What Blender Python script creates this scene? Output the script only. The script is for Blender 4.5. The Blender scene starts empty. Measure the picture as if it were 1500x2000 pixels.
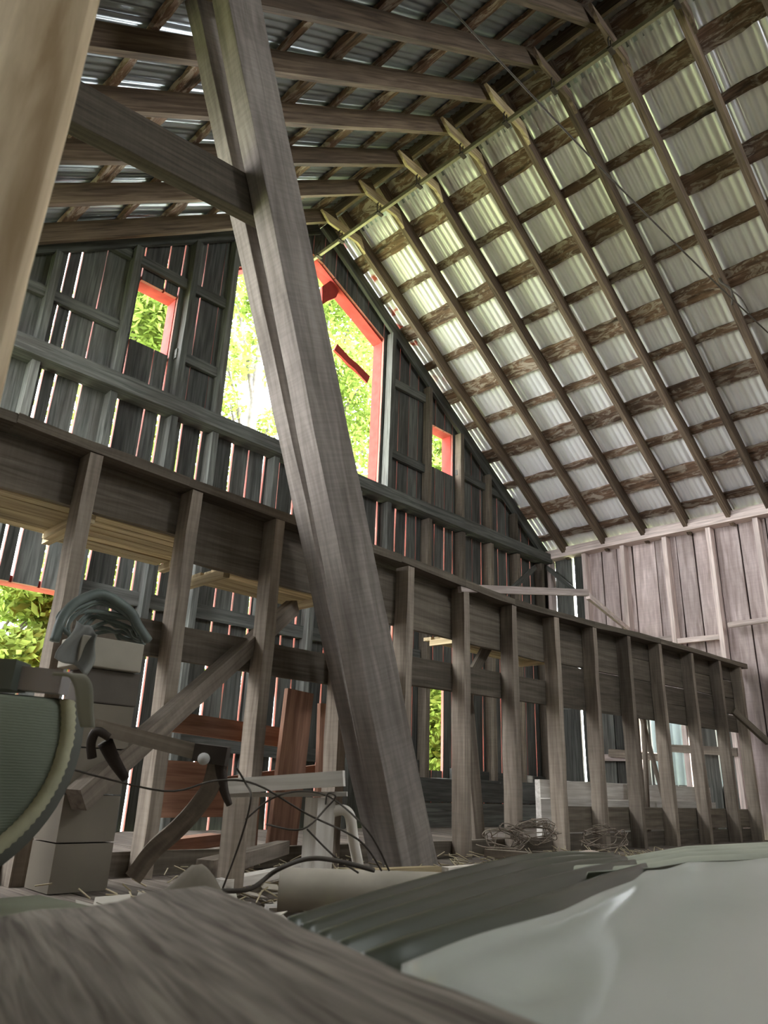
import bpy, math, random
import numpy as np
from mathutils import Vector

C = bpy.context.scene.collection
scene = bpy.context.scene

# ------------------------------------------------------------------ camera
S = 0.45                      # metres per layout unit
EYE = 0.62                    # eye height above the loft floor, in layout units
FPX = 1430.0
YAW, PITCH, ROLL = math.radians(44.42), math.radians(20.55), math.radians(2.14)


def cam_axes():
    cy, sy, cp, sp = math.cos(YAW), math.sin(YAW), math.cos(PITCH), math.sin(PITCH)
    fwd = Vector((sy * cp, cy * cp, sp))
    right = Vector((cy, -sy, 0))
    up = right.cross(fwd)
    r = right * math.cos(ROLL) + up * math.sin(ROLL)
    u = up * math.cos(ROLL) - right * math.sin(ROLL)
    return r, u, fwd


CR, CU, CF = cam_axes()


def ray(px, py):
    return CF * FPX + CR * (px - 750) - CU * (py - 1000)


def AY(px, py, Y):
    d = ray(px, py)
    return d * (Y / d.y)


def AX(px, py, X):
    d = ray(px, py)
    return d * (X / d.x)


def AZ(px, py, Z):
    d = ray(px, py)
    return d * (Z / d.z)


def AD(px, py, D):            # D = depth along the view axis
    d = ray(px, py)
    return d * (D / FPX)


cam_data = bpy.data.cameras.new('camera')
cam_data.sensor_fit = 'VERTICAL'
cam_data.sensor_height = 36.0
cam_data.lens = FPX * 36.0 / 2000.0
cam_data.clip_start = 0.02
cam_data.clip_end = 200
cam_data.dof.use_dof = True
cam_data.dof.focus_distance = 3.0
cam_data.dof.aperture_fstop = 11.0
cam = bpy.data.objects.new('camera', cam_data)
C.objects.link(cam)
cam.matrix_world = __import__('mathutils').Matrix((
    (CR.x, CU.x, -CF.x, 0), (CR.y, CU.y, -CF.y, 0), (CR.z, CU.z, -CF.z, EYE * S), (0, 0, 0, 1)))
scene.camera = cam

# ------------------------------------------------------------------ world, sun, exposure
world = bpy.data.worlds.new('sky')
scene.world = world
world.use_nodes = True
bg = world.node_tree.nodes['Background']
bg.inputs['Color'].default_value = (0.93, 0.97, 1.0, 1)
bg.inputs['Strength'].default_value = 3.1

sun_d = bpy.data.lights.new('sun', 'SUN')
sun_d.energy = 5.5
sun_d.angle = math.radians(3)
sun_d.color = (1.0, 0.95, 0.86)
sun = bpy.data.objects.new('sun', sun_d)
C.objects.link(sun)
sun.rotation_euler = Vector((0.55, -0.35, 1.0)).to_track_quat('Z', 'Y').to_euler()

vs = scene.view_settings
vs.view_transform = 'Standard'
vs.look = 'None'
vs.gamma = 1.0
vs.use_curve_mapping = False
vs.exposure = 3.15
scene.cycles.max_bounces = 8
scene.cycles.diffuse_bounces = 5
scene.cycles.sample_clamp_indirect = 6.0

rnd = random.Random(7)


def P(v):
    return Vector((v[0] * S, v[1] * S, (v[2] + EYE) * S))


def portal(name, c, nrm, sx, sy):
    d = bpy.data.lights.new(name, 'AREA')
    d.shape = 'RECTANGLE'
    d.size = sx * S
    d.size_y = sy * S
    d.cycles.is_portal = True
    o = bpy.data.objects.new(name, d)
    C.objects.link(o)
    o.location = P(c)
    o.rotation_euler = Vector(nrm).to_track_quat('-Z', 'Y').to_euler()


# ------------------------------------------------------------------ materials
def nt(name):
    m = bpy.data.materials.new(name)
    m.use_nodes = True
    t = m.node_tree
    return m, t, t.nodes, t.links, t.nodes['Principled BSDF']


def ramp(N, stops):
    r = N.new('ShaderNodeValToRGB')
    e = r.color_ramp.elements
    while len(e) < len(stops):
        e.new(0.5)
    for el, (p, c) in zip(e, stops):
        el.position = p
        el.color = (*c, 1) if len(c) == 3 else c
    return r


def wood(name, dark, light, blotch=(0.05, 0.04, 0.035), bamt=0.35, saw=0.0, rough=0.88, gx=3.0, ga=60.0,
         flake=None, flake_amt=0.0, spec=0.2, bump=0.35, knots=True):
    m, t, N, L, B = nt(name)
    at = N.new('ShaderNodeAttribute')
    at.attribute_name = 'gc'
    mp = N.new('ShaderNodeMapping')
    mp.inputs['Scale'].default_value = (gx, ga, ga)
    L.new(at.outputs['Vector'], mp.inputs['Vector'])
    n1 = N.new('ShaderNodeTexNoise')
    n1.inputs['Scale'].default_value = 1.0
    n1.inputs['Detail'].default_value = 5
    n1.inputs['Distortion'].default_value = 0.6
    L.new(mp.outputs[0], n1.inputs['Vector'])
    r1 = ramp(N, [(0.32, dark), (0.68, light)])
    L.new(n1.outputs['Fac'], r1.inputs['Fac'])
    mp2 = N.new('ShaderNodeMapping')
    mp2.inputs['Scale'].default_value = (3.0, 12, 12)
    L.new(at.outputs['Vector'], mp2.inputs['Vector'])
    n2 = N.new('ShaderNodeTexNoise')
    n2.inputs['Scale'].default_value = 1.0
    n2.inputs['Detail'].default_value = 6
    L.new(mp2.outputs[0], n2.inputs['Vector'])
    r2 = ramp(N, [(0.42, (0, 0, 0)), (0.7, (bamt,) * 3)])
    L.new(n2.outputs['Fac'], r2.inputs['Fac'])
    mx = N.new('ShaderNodeMixRGB')
    L.new(r2.outputs[0], mx.inputs['Fac'])
    L.new(r1.outputs[0], mx.inputs['Color1'])
    mx.inputs['Color2'].default_value = (*blotch, 1)
    col = mx.outputs[0]
    if flake:
        mp3 = N.new('ShaderNodeMapping')
        mp3.inputs['Scale'].default_value = (6, 15, 15)
        L.new(at.outputs['Vector'], mp3.inputs['Vector'])
        n3 = N.new('ShaderNodeTexNoise')
        n3.inputs['Scale'].default_value = 1.0
        n3.inputs['Detail'].default_value = 9
        n3.inputs['Roughness'].default_value = 0.7
        n3.inputs['Distortion'].default_value = 1.4
        L.new(mp3.outputs[0], n3.inputs['Vector'])
        r3 = ramp(N, [(0.5, (0, 0, 0)), (0.58, (flake_amt,) * 3)])
        L.new(n3.outputs['Fac'], r3.inputs['Fac'])
        m3 = N.new('ShaderNodeMixRGB')
        L.new(r3.outputs[0], m3.inputs['Fac'])
        L.new(col, m3.inputs['Color1'])
        m3.inputs['Color2'].default_value = (*flake, 1)
        col = m3.outputs[0]
        r4 = ramp(N, [(0.3, (0.85,) * 3), (0.42, (0, 0, 0))])
        L.new(n2.outputs['Fac'], r4.inputs['Fac'])
        m4 = N.new('ShaderNodeMixRGB')
        L.new(r4.outputs[0], m4.inputs['Fac'])
        L.new(col, m4.inputs['Color1'])
        m4.inputs['Color2'].default_value = (0.02, 0.016, 0.012, 1)
        col = m4.outputs[0]
    if saw:
        w = N.new('ShaderNodeTexNoise')
        w.inputs['Scale'].default_value = 1.0
        w.inputs['Detail'].default_value = 2
        mpw = N.new('ShaderNodeMapping')
        mpw.inputs['Scale'].default_value = (95, 7, 7)
        mpw.inputs['Rotation'].default_value = (0.0, 0.0, 0.12)
        L.new(at.outputs['Vector'], mpw.inputs['Vector'])
        L.new(mpw.outputs[0], w.inputs['Vector'])
        rw_ = ramp(N, [(0.38, (0.35,) * 3), (0.6, (1, 1, 1))])
        L.new(w.outputs['Fac'], rw_.inputs['Fac'])
        ms = N.new('ShaderNodeMixRGB')
        ms.blend_type = 'MULTIPLY'
        ms.inputs['Fac'].default_value = saw
        L.new(col, ms.inputs['Color1'])
        L.new(rw_.outputs['Color'], ms.inputs['Color2'])
        col = ms.outputs[0]
    hs = N.new('ShaderNodeHueSaturation')
    at2 = N.new('ShaderNodeAttribute')
    at2.attribute_name = 'tone'
    mr = N.new('ShaderNodeMapRange')
    mr.inputs['To Min'].default_value = 0.7
    mr.inputs['To Max'].default_value = 1.3
    L.new(at2.outputs['Fac'], mr.inputs['Value'])
    L.new(mr.outputs[0], hs.inputs['Value'])
    L.new(col, hs.inputs['Color'])
    L.new(hs.outputs[0], B.inputs['Base Color'])
    B.inputs['Roughness'].default_value = rough
    B.inputs['Specular IOR Level'].default_value = spec
    bp = N.new('ShaderNodeBump')
    bp.inputs['Strength'].default_value = bump
    bp.inputs['Distance'].default_value = 0.004
    L.new(n1.outputs['Fac'], bp.inputs['Height'])
    L.new(bp.outputs[0], B.inputs['Normal'])
    return m


def plain(name, col, rough=0.7, metal=0.0, var=0.25, scale=9.0, col2=None, detail=6, bump=0.0, spec=0.3, lo=0.35, hi=0.7):
    m, t, N, L, B = nt(name)
    tc = N.new('ShaderNodeTexCoord')
    n = N.new('ShaderNodeTexNoise')
    n.inputs['Scale'].default_value = scale
    n.inputs['Detail'].default_value = detail
    L.new(tc.outputs['Object'], n.inputs['Vector'])
    c2 = col2 or tuple(c * (1 - var) for c in col)
    r = ramp(N, [(lo, col), (hi, c2)])
    L.new(n.outputs['Fac'], r.inputs['Fac'])
    L.new(r.outputs[0], B.inputs['Base Color'])
    B.inputs['Roughness'].default_value = rough
    B.inputs['Metallic'].default_value = metal
    B.inputs['Specular IOR Level'].default_value = spec
    if bump:
        b = N.new('ShaderNodeBump')
        b.inputs['Strength'].default_value = bump
        b.inputs['Distance'].default_value = 0.004
        L.new(n.outputs['Fac'], b.inputs['Height'])
        L.new(b.outputs[0], B.inputs['Normal'])
    return m


M = {}
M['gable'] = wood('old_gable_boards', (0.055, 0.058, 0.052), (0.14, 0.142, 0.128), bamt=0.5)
M['stud'] = wood('rough_stud_wood', (0.2, 0.16, 0.125), (0.36, 0.3, 0.24), bamt=0.3, saw=0.12, ga=50)
M['part'] = wood('partition_boards', (0.085, 0.07, 0.052), (0.17, 0.14, 0.108), bamt=0.35, saw=0.12)
M['rafter'] = wood('rafter_wood', (0.075, 0.052, 0.036), (0.2, 0.145, 0.1), bamt=0.4)
M['purlin'] = wood('rotten_purlin_wood', (0.09, 0.052, 0.034), (0.24, 0.15, 0.1), bamt=0.5,
                   flake=(0.4, 0.34, 0.28), flake_amt=0.7)
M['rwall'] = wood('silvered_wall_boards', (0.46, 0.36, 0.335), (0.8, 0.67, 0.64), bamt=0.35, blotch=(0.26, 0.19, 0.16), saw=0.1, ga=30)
M['rstud'] = wood('pale_wall_studs', (0.48, 0.39, 0.35), (0.8, 0.67, 0.62), bamt=0.25)
M['post'] = wood('sawn_post_wood', (0.22, 0.187, 0.16), (0.38, 0.33, 0.29), bamt=0.35, saw=0.16, ga=34)
M['near'] = wood('smooth_yellow_post', (0.36, 0.25, 0.14), (0.8, 0.64, 0.44), bamt=0.2, blotch=(0.25, 0.18, 0.1), gx=2.6, ga=30)
M['plank'] = wood('weathered_plank', (0.14, 0.112, 0.09), (0.42, 0.36, 0.3), bamt=0.3, gx=9, ga=120, bump=1.0)
M['deck'] = wood('yellow_deck_boards', (0.3, 0.22, 0.12), (0.62, 0.5, 0.3), bamt=0.3)
M['brown'] = wood('red_brown_boards', (0.2, 0.1, 0.065), (0.38, 0.21, 0.14), bamt=0.3)
M['floor'] = wood('loft_floor_boards', (0.1, 0.08, 0.065), (0.24, 0.2, 0.165), bamt=0.4)
M['white_wood'] = wood('whitewashed_wood', (0.55, 0.5, 0.44), (0.8, 0.76, 0.7), bamt=0.35, blotch=(0.3, 0.25, 0.2))
M['red'] = plain('red_paint', (0.36, 0.045, 0.035), 0.95, var=0.3, scale=14)
M['red_edge'] = plain('faded_red_edge', (0.34, 0.09, 0.075), 0.95, col2=(0.2, 0.11, 0.09), scale=10)
M['iron'] = plain('rusty_iron', (0.07, 0.055, 0.045), 0.65, metal=0.5, scale=30)
M['rail'] = plain('dusty_track_steel', (0.28, 0.25, 0.17), 0.5, metal=0.5, scale=30)
M['wire'] = plain('old_wire', (0.09, 0.075, 0.06), 0.7, metal=0.3, scale=40)


def metal_roof(name, base, dirt, red=False, rough=0.36, metallic=0.85):
    m, t, N, L, B = nt(name)
    tc = N.new('ShaderNodeTexCoord')
    n = N.new('ShaderNodeTexNoise')
    n.inputs['Scale'].default_value = 1.7
    n.inputs['Detail'].default_value = 7
    L.new(tc.outputs['Object'], n.inputs['Vector'])
    r = ramp(N, [(0.38, base), (0.72, dirt)])
    L.new(n.outputs['Fac'], r.inputs['Fac'])
    col = r.outputs[0]
    if red:
        sx = N.new('ShaderNodeSeparateXYZ')
        L.new(tc.outputs['Object'], sx.inputs[0])
        gt = N.new('ShaderNodeMapRange')
        gt.inputs['From Min'].default_value = 8.5 * S
        gt.inputs['From Max'].default_value = 8.56 * S
        L.new(sx.outputs['Y'], gt.inputs['Value'])
        lt = N.new('ShaderNodeMapRange')
        lt.inputs['From Min'].default_value = 9.6 * S
        lt.inputs['From Max'].default_value = 10.6 * S
        lt.inputs['To Min'].default_value = 1.0
        lt.inputs['To Max'].default_value = 0.0
        L.new(sx.outputs['X'], lt.inputs['Value'])
        n4 = N.new('ShaderNodeTexNoise')
        n4.inputs['Scale'].default_value = 4.6
        n4.inputs['Detail'].default_value = 4
        L.new(tc.outputs['Object'], n4.inputs['Vector'])
        r4 = ramp(N, [(0.53, (0, 0, 0)), (0.57, (1, 1, 1))])
        L.new(n4.outputs['Fac'], r4.inputs['Fac'])
        a = N.new('ShaderNodeMath')
        a.operation = 'MULTIPLY'
        L.new(gt.outputs[0], a.inputs[0])
        L.new(r4.outputs[0], a.inputs[1])
        a2 = N.new('ShaderNodeMath')
        a2.operation = 'MULTIPLY'
        L.new(a.outputs[0], a2.inputs[0])
        L.new(lt.outputs[0], a2.inputs[1])
        mx = N.new('ShaderNodeMixRGB')
        L.new(a2.outputs[0], mx.inputs['Fac'])
        L.new(col, mx.inputs['Color1'])
        mx.inputs['Color2'].default_value = (0.55, 0.1, 0.06, 1)
        col = mx.outputs[0]
        inv = N.new('ShaderNodeMath')
        inv.operation = 'SUBTRACT'
        inv.inputs[0].default_value = metallic
        L.new(a2.outputs[0], inv.inputs[1])
        L.new(inv.outputs[0], B.inputs['Metallic'])
    else:
        B.inputs['Metallic'].default_value = metallic
    L.new(col, B.inputs['Base Color'])
    n5 = N.new('ShaderNodeTexNoise')
    n5.inputs['Scale'].default_value = 9
    L.new(tc.outputs['Object'], n5.inputs['Vector'])
    mr = N.new('ShaderNodeMapRange')
    k_ = 0.12 if metallic > 0 else 0.02
    mr.inputs['To Min'].default_value = rough - k_ / 2
    mr.inputs['To Max'].default_value = rough + k_
    L.new(n5.outputs['Fac'], mr.inputs['Value'])
    L.new(mr.outputs[0], B.inputs['Roughness'])
    return m


M['tin_r'] = metal_roof('galvanised_tin_lit', (0.95, 0.94, 0.97), (0.86, 0.83, 0.82), red=True, rough=0.36, metallic=0.3)  # tin paled on the right slope, standing in for stronger light
M['tin_l'] = metal_roof('galvanised_tin_shaded', (0.36, 0.4, 0.43), (0.2, 0.21, 0.21), metallic=0.6)  # same tin darkened, standing in for shade on the left slope
M['white_sheet'] = metal_roof('painted_white_sheet', (0.46, 0.47, 0.42), (0.38, 0.39, 0.35), rough=0.24, metallic=0.0)
M['dark_tin'] = metal_roof('dark_green_tin', (0.05, 0.055, 0.035), (0.09, 0.09, 0.06), rough=0.3, metallic=0.1)


def leaf_mat(name, c, tr):
    m, t, N, L, B = nt(name)
    N.remove(B)
    out = N['Material Output']
    d = N.new('ShaderNodeBsdfDiffuse')
    tl = N.new('ShaderNodeBsdfTranslucent')
    mix = N.new('ShaderNodeMixShader')
    mix.inputs[0].default_value = 0.55
    at = N.new('ShaderNodeAttribute')
    at.attribute_name = 'tone'
    r = ramp(N, [(0, tuple(x * 0.6 for x in c)), (1, tuple(min(1, x * 1.3) for x in c))])
    r2 = ramp(N, [(0, tuple(x * 0.6 for x in tr)), (1, tuple(min(1, x * 1.3) for x in tr))])
    L.new(at.outputs['Fac'], r.inputs['Fac'])
    L.new(at.outputs['Fac'], r2.inputs['Fac'])
    L.new(r.outputs[0], d.inputs['Color'])
    L.new(r2.outputs[0], tl.inputs['Color'])
    L.new(d.outputs[0], mix.inputs[1])
    L.new(tl.outputs[0], mix.inputs[2])
    L.new(mix.outputs[0], out.inputs['Surface'])
    return m


M['leaf'] = leaf_mat('spring_leaves', (0.13, 0.19, 0.04), (0.2, 0.27, 0.06))
M['bark'] = plain('grey_bark', (0.11, 0.1, 0.085), 0.9, scale=20, var=0.5, bump=0.5)
M['grass'] = plain('sunlit_grass', (0.2, 0.24, 0.11), 0.9, scale=3, col2=(0.28, 0.32, 0.16))


# ------------------------------------------------------------------ mesh builder
class MB:
    def __init__(self):
        self.v, self.f, self.g, self.t, self.mi, self.sm = [], [], [], [], [], []

    def add(self, verts, faces, gc=None, tone=None, mi=0, smooth=False):
        b = len(self.v)
        tone = rnd.random() if tone is None else tone
        off = Vector((rnd.random() * 40, rnd.random() * 40, rnd.random() * 40))
        for k, p in enumerate(verts):
            self.v.append(P(p))
            q = Vector(gc[k]) * S if gc else Vector(p) * S
            self.g.append(q + off)
            self.t.append(tone)
        for k, fa in enumerate(faces):
            self.f.append([b + i for i in fa])
            self.mi.append(mi[k] if isinstance(mi, (list, tuple)) else mi)
            self.sm.append(smooth)

    # straight timber between two points: w across (side), h along up
    def beam(self, p0, p1, w, h, up=(0, 0, 1), jit=0.004, segs=None, tone=None, mi=0, cx=0.0, cz=0.0, w1=None, h1=None,
             bow=0.0, chip=0.0, edge_mi=None):
        p0, p1 = Vector(p0), Vector(p1)
        ax = p1 - p0
        ln = ax.length
        ax.normalize()
        upv = Vector(up)
        side = ax.cross(upv)
        side.normalize()
        upv = side.cross(ax)
        segs = segs or max(1, min(14, int(ln / 0.7)))
        w1 = w if w1 is None else w1
        h1 = h if h1 is None else h1
        vs_, gs = [], []
        for k in range(segs + 1):
            t = k / segs
            ww = (w + (w1 - w) * t) / 2
            hh = (h + (h1 - h) * t) / 2
            c = p0 + (p1 - p0) * t + side * cx + upv * (cz + bow * math.sin(math.pi * t))
            js = rnd.uniform(-jit, jit)
            for sx, sz in ((-1, -1), (1, -1), (1, 1), (-1, 1)):
                ch = rnd.uniform(0, chip) if chip and 0 < k < segs else 0
                a = sx * (ww - (ch if w > h else 0)) + js
                b = sz * (hh - (ch if h >= w else 0)) + rnd.uniform(-jit, jit)
                vs_.append(c + side * a + upv * b)
                gs.append((t * ln, a, b))
        fs = []
        mis = []
        for k in range(segs):
            o = 4 * k
            for j in range(4):
                a, b = o + j, o + (j + 1) % 4
                fs.append((a, b, b + 4, a + 4))
                mis.append(mi if edge_mi is None or j in (0, 2) else edge_mi)
        fs.append((3, 2, 1, 0))
        mis.append(mi)
        o = 4 * segs
        fs.append((o, o + 1, o + 2, o + 3))
        mis.append(mi)
        self.add(vs_, fs, gs, tone, mis)

    def sweep(self, pts, w, h, up):
        vs_, gs, fs = [], [], []
        m = len(pts)
        for k, p in enumerate(pts):
            t = (pts[min(k + 1, m - 1)] - pts[max(k - 1, 0)]).normalized()
            sd = t.cross(Vector(up)).normalized()
            u_ = sd.cross(t)
            for a, b in ((-1, -1), (1, -1), (1, 1), (-1, 1)):
                vs_.append(p + sd * a * w / 2 + u_ * b * h / 2)
                gs.append((k * 0.1, a * w / 2, b * h / 2))
        for k in range(m - 1):
            for j in range(4):
                a, b = 4 * k + j, 4 * k + (j + 1) % 4
                fs.append((a, b, b + 4, a + 4))
        fs += [(3, 2, 1, 0), (4 * m - 4, 4 * m - 3, 4 * m - 2, 4 * m - 1)]
        self.add(vs_, fs, gs)

    def box(self, a, b, tone=None, mi=0):
        (x0, y0, z0), (x1, y1, z1) = a, b
        v = [(x0, y0, z0), (x1, y0, z0), (x1, y1, z0), (x0, y1, z0), (x0, y0, z1), (x1, y0, z1), (x1, y1, z1), (x0, y1, z1)]
        f = [(0, 3, 2, 1), (4, 5, 6, 7), (0, 1, 5, 4), (1, 2, 6, 5), (2, 3, 7, 6), (3, 0, 4, 7)]
        dims = [x1 - x0, y1 - y0, z1 - z0]
        order = sorted(range(3), key=lambda i: -abs(dims[i]))
        g = [tuple(p[i] for i in order) for p in v]
        self.add(v, f, g, tone, mi)

    def tube(self, pts, r, n=8, r1=None, caps=True, mi=0, tone=None, smooth=True):
        pts = [Vector(p) for p in pts]
        m = len(pts)
        rs = r if isinstance(r, (list, tuple)) else [r + ((r1 if r1 is not None else r) - r) * k / (m - 1) for k in range(m)]
        vs_, gs = [], []
        ref = None
        acc = 0
        for k, p in enumerate(pts):
            t = (pts[min(k + 1, m - 1)] - pts[max(k - 1, 0)]).normalized()
            if ref is None:
                ref = t.orthogonal().normalized()
            ref = (ref - t * ref.dot(t)).normalized()
            b = t.cross(ref)
            if k:
                acc += (p - pts[k - 1]).length
            for j in range(n):
                a = 2 * math.pi * j / n
                vs_.append(p + (ref * math.cos(a) + b * math.sin(a)) * rs[k])
                gs.append((acc, math.cos(a) * rs[k], math.sin(a) * rs[k]))
        fs = []
        for k in range(m - 1):
            for j in range(n):
                j2 = (j + 1) % n
                fs.append((k * n + j, k * n + j2, (k + 1) * n + j2, (k + 1) * n + j))
        if caps:
            fs.append(tuple(range(n - 1, -1, -1)))
            fs.append(tuple((m - 1) * n + j for j in range(n)))
        self.add(vs_, fs, gs, tone, mi, smooth)

    def grid(self, fn, nu, nv, thick=None, mi=0, smooth=True, tone=None, gfn=None):
        vs_, gs = [], []
        for i in range(nu + 1):
            for j in range(nv + 1):
                p = Vector(fn(i / nu, j / nv))
                vs_.append(p)
                gs.append(gfn(i / nu, j / nv) if gfn else tuple(p))
        fs = [(i * (nv + 1) + j, (i + 1) * (nv + 1) + j, (i + 1) * (nv + 1) + j + 1, i * (nv + 1) + j + 1)
              for i in range(nu) for j in range(nv)]
        self.add(vs_, fs, gs, tone, mi, smooth)

    def build(self, name, mats, parent=None, solid=None, bevel=None):
        me = bpy.data.meshes.new(name)
        me.from_pydata([tuple(p) for p in self.v], [], self.f)
        if not isinstance(mats, (list, tuple)):
            mats = [mats]
        for m in mats:
            me.materials.append(m)
        me.polygons.foreach_set('material_index', self.mi)
        me.polygons.foreach_set('use_smooth', self.sm)
        a = me.attributes.new('gc', 'FLOAT_VECTOR', 'POINT')
        a.data.foreach_set('vector', np.array([tuple(g) for g in self.g], dtype=np.float32).ravel())
        a = me.attributes.new('tone', 'FLOAT', 'POINT')
        a.data.foreach_set('value', np.array(self.t, dtype=np.float32))
        me.update()
        o = bpy.data.objects.new(name, me)
        C.objects.link(o)
        if parent:
            o.parent = parent
            o.matrix_parent_inverse = parent.matrix_world.inverted() if False else __import__('mathutils').Matrix.Translation(-Vector(parent.location))
        if solid:
            s = o.modifiers.new('s', 'SOLIDIFY')
            s.thickness = solid
            s.offset = 0
        if bevel:
            s = o.modifiers.new('b', 'BEVEL')
            s.width = bevel
            s.segments = 2
        return o


def empty(name, loc):
    o = bpy.data.objects.new(name, None)
    o.empty_display_size = 0.05
    C.objects.link(o)
    o.location = P(loc)
    return o


def tag(o, label, cat, group=None, kind=None):
    o['label'] = label
    o['category'] = cat
    if group:
        o['group'] = group
    if kind:
        o['kind'] = kind
    return o


def struct(o):
    o['kind'] = 'structure'
    return o


ORD = ['first', 'second', 'third', 'fourth', 'fifth', 'sixth', 'seventh', 'eighth', 'ninth', 'tenth', 'eleventh',
       'twelfth', 'thirteenth', 'fourteenth', 'fifteenth', 'sixteenth', 'seventeenth', 'eighteenth', 'nineteenth', 'twentieth']

# ------------------------------------------------------------------ barn geometry (layout units, eye at origin)
GY = 9.05                 # gable wall plane
RX = 14.08                # inner faces of right wall studs
FL = -0.62                # loft floor
XR = 6.85                 # ridge
ZR = 9.95
BR = 0.675                # right slope
ZL = 9.80
BL = 0.72
YR_RIDGE = [8.5, 7.5, 6.58, 5.66, 4.82, 4.0, 3.12, 2.22, 1.3]
YR_FOOT = [8.43, 7.45, 6.53, 5.62, 4.78, 4.04, 3.18, 2.28, 1.38]


def zr(x):
    return ZR - BR * (x - XR)


def zl(x):
    return ZL - BL * (XR - x)


def zroof(x):
    return zl(x) if x < XR else zr(x)


NR = Vector((BR, 0, 1)).normalized()      # outward normals
NL = Vector((-BL, 0, 1)).normalized()

# ---- roof sheets
ceiling = empty('ceiling', (XR, 4, ZR))
struct(ceiling)


def corr(y, per, amp):
    ph = (y / per) % 1.0
    s = 0.5 - 0.5 * math.cos(2 * math.pi * ph)
    return amp * (s ** 1.6)


RH = 0.25     # rafter depth
PT = 0.05     # purlin thickness
OFF = RH + PT + 0.012


def slope_sheet(side, y0, y1, xa, xb, per, amp, mat, holes=()):
    mb = MB()
    ny = int((y1 - y0) / per * 8)
    nx = 12

    def fn(u, v):
        x = xa + (xb - xa) * u
        y = y0 + (y1 - y0) * v
        if side > 0:
            base = Vector((x, y, zr(x))) + NR * OFF
            n = NR
        else:
            base = Vector((x, y, zl(x))) + NL * OFF
            n = NL
        # overlapping sheets: a taller lap rib every 6 ribs
        k = int(y / per)
        a = amp * (1.7 if k % 6 == 0 else 0.8 + 0.5 * ((k * 7) % 5) / 5)
        return base + n * (corr(y, per, a) + 0.006 * math.sin(x * 2.1 + k // 6))
    mb.grid(fn, nx, ny)
    if holes:
        keep = []
        for idx, fa in enumerate(mb.f):
            keep.append(idx)
    return mb.build('roof_sheet', mat, ceiling, solid=0.0012)


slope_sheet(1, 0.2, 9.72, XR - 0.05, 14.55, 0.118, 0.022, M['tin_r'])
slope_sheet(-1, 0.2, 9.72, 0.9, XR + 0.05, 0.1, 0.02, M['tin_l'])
slope_sheet(-1, 0.2, 5.6, -2.6, 0.9, 0.1, 0.02, M['tin_l'])  # slope stays bare beyond this sheet, an unseen gap added for daylight
# rear continuation of the roof behind the viewer (smooth sheets)
for sgn, xa, xb in ((1, XR - .05, 14.55), (-1, -2.6, XR + .05)):
    mb = MB()
    mb.grid(lambda u, v, s=sgn, a=xa, b=xb: (a + (b - a) * u, -5 + 5.2 * v,
            (zr(a + (b - a) * u) if s > 0 else zl(a + (b - a) * u)) + OFF * 1.15), 2, 2)
    mb.build('roof_sheet', M['tin_l'], ceiling, solid=0.002)

# ridge cap
mb = MB()
for sg in (1, -1):
    sl = BR if sg > 0 else BL
    ze = (zr(XR + .6) if sg > 0 else zl(XR - .6)) + OFF * 1.22 + .015
    mb.add([(XR, -5, ZR + .44), (XR, 9.75, ZR + .44), (XR + sg * .6, 9.75, ze), (XR + sg * .6, -5, ze)], [(0, 1, 2, 3)])
mb.build('ridge_cap', M['tin_l'], ceiling, solid=0.003)
mb = MB()
mb.beam((XR, 0.2, ZR + 0.22), (XR, 9.2, ZR + 0.22), 0.06, 0.34, jit=0.005)
rb = mb.build('ridge_board', M['rafter'])
tag(rb, 'dark ridge board running along the peak under the tin roof', 'beam')

# ---- trusses
names_r = ['next to the gable', 'second from the gable', 'third from the gable', 'fourth from the gable', 'fifth from the gable',
           'sixth from the gable', 'seventh from the gable', 'eighth from the gable', 'farthest from the gable, nearly overhead']
RT = 0.085
for k, (yr, yf) in enumerate(zip(YR_RIDGE, YR_FOOT)):
    t = empty('roof_truss', (XR, yr, ZR))
    tag(t, 'pair of brown roof rafters with a short collar tie, %s' % names_r[k], 'rafter', 'rafter pairs under the tin roof')
    mb = MB()
    mb.beam(Vector((XR + 0.02, yr, zr(XR + 0.02))) + NR * RH / 2, Vector((14.2, yf, zr(14.2))) + NR * RH / 2, RT, RH, up=NR, jit=0.006)
    mb.build('rafter', M['rafter'], t)
    mb = MB()
    yl = yr + 0.04 * 9
    mb.beam(Vector((-2.2, yl, zl(-2.2))) + NL * RH / 2, Vector((XR - 0.02, yr, zl(XR - 0.02))) + NL * RH / 2, RT, RH, up=NL, jit=0.006)
    mb.build('rafter', M['rafter'], t)
    mb = MB()
    xc0, xc1 = 6.45, 7.3
    zc = 9.5
    yy = yr - RT - 0.005
    hh = 0.17
    v = [(xc0 + .1, yy, zc), (xc1 - .05, yy, zc - .0), (xc1 + .16, yy, zc - .13), (xc1 + .02, yy, zc + hh), (xc0 - 0.1, yy, zc + hh),
         ]
    v2 = [(a, b - 0.05, c) for a, b, c in v]
    n = len(v)
    f = [tuple(range(n - 1, -1, -1)), tuple(range(n, 2 * n))] + [(i, (i + 1) % n, n + (i + 1) % n, n + i) for i in range(n)]
    mb.add(v + v2, f)
    mb.build('collar_tie', M['deck'] if k < 5 else M['rafter'], t)

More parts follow.
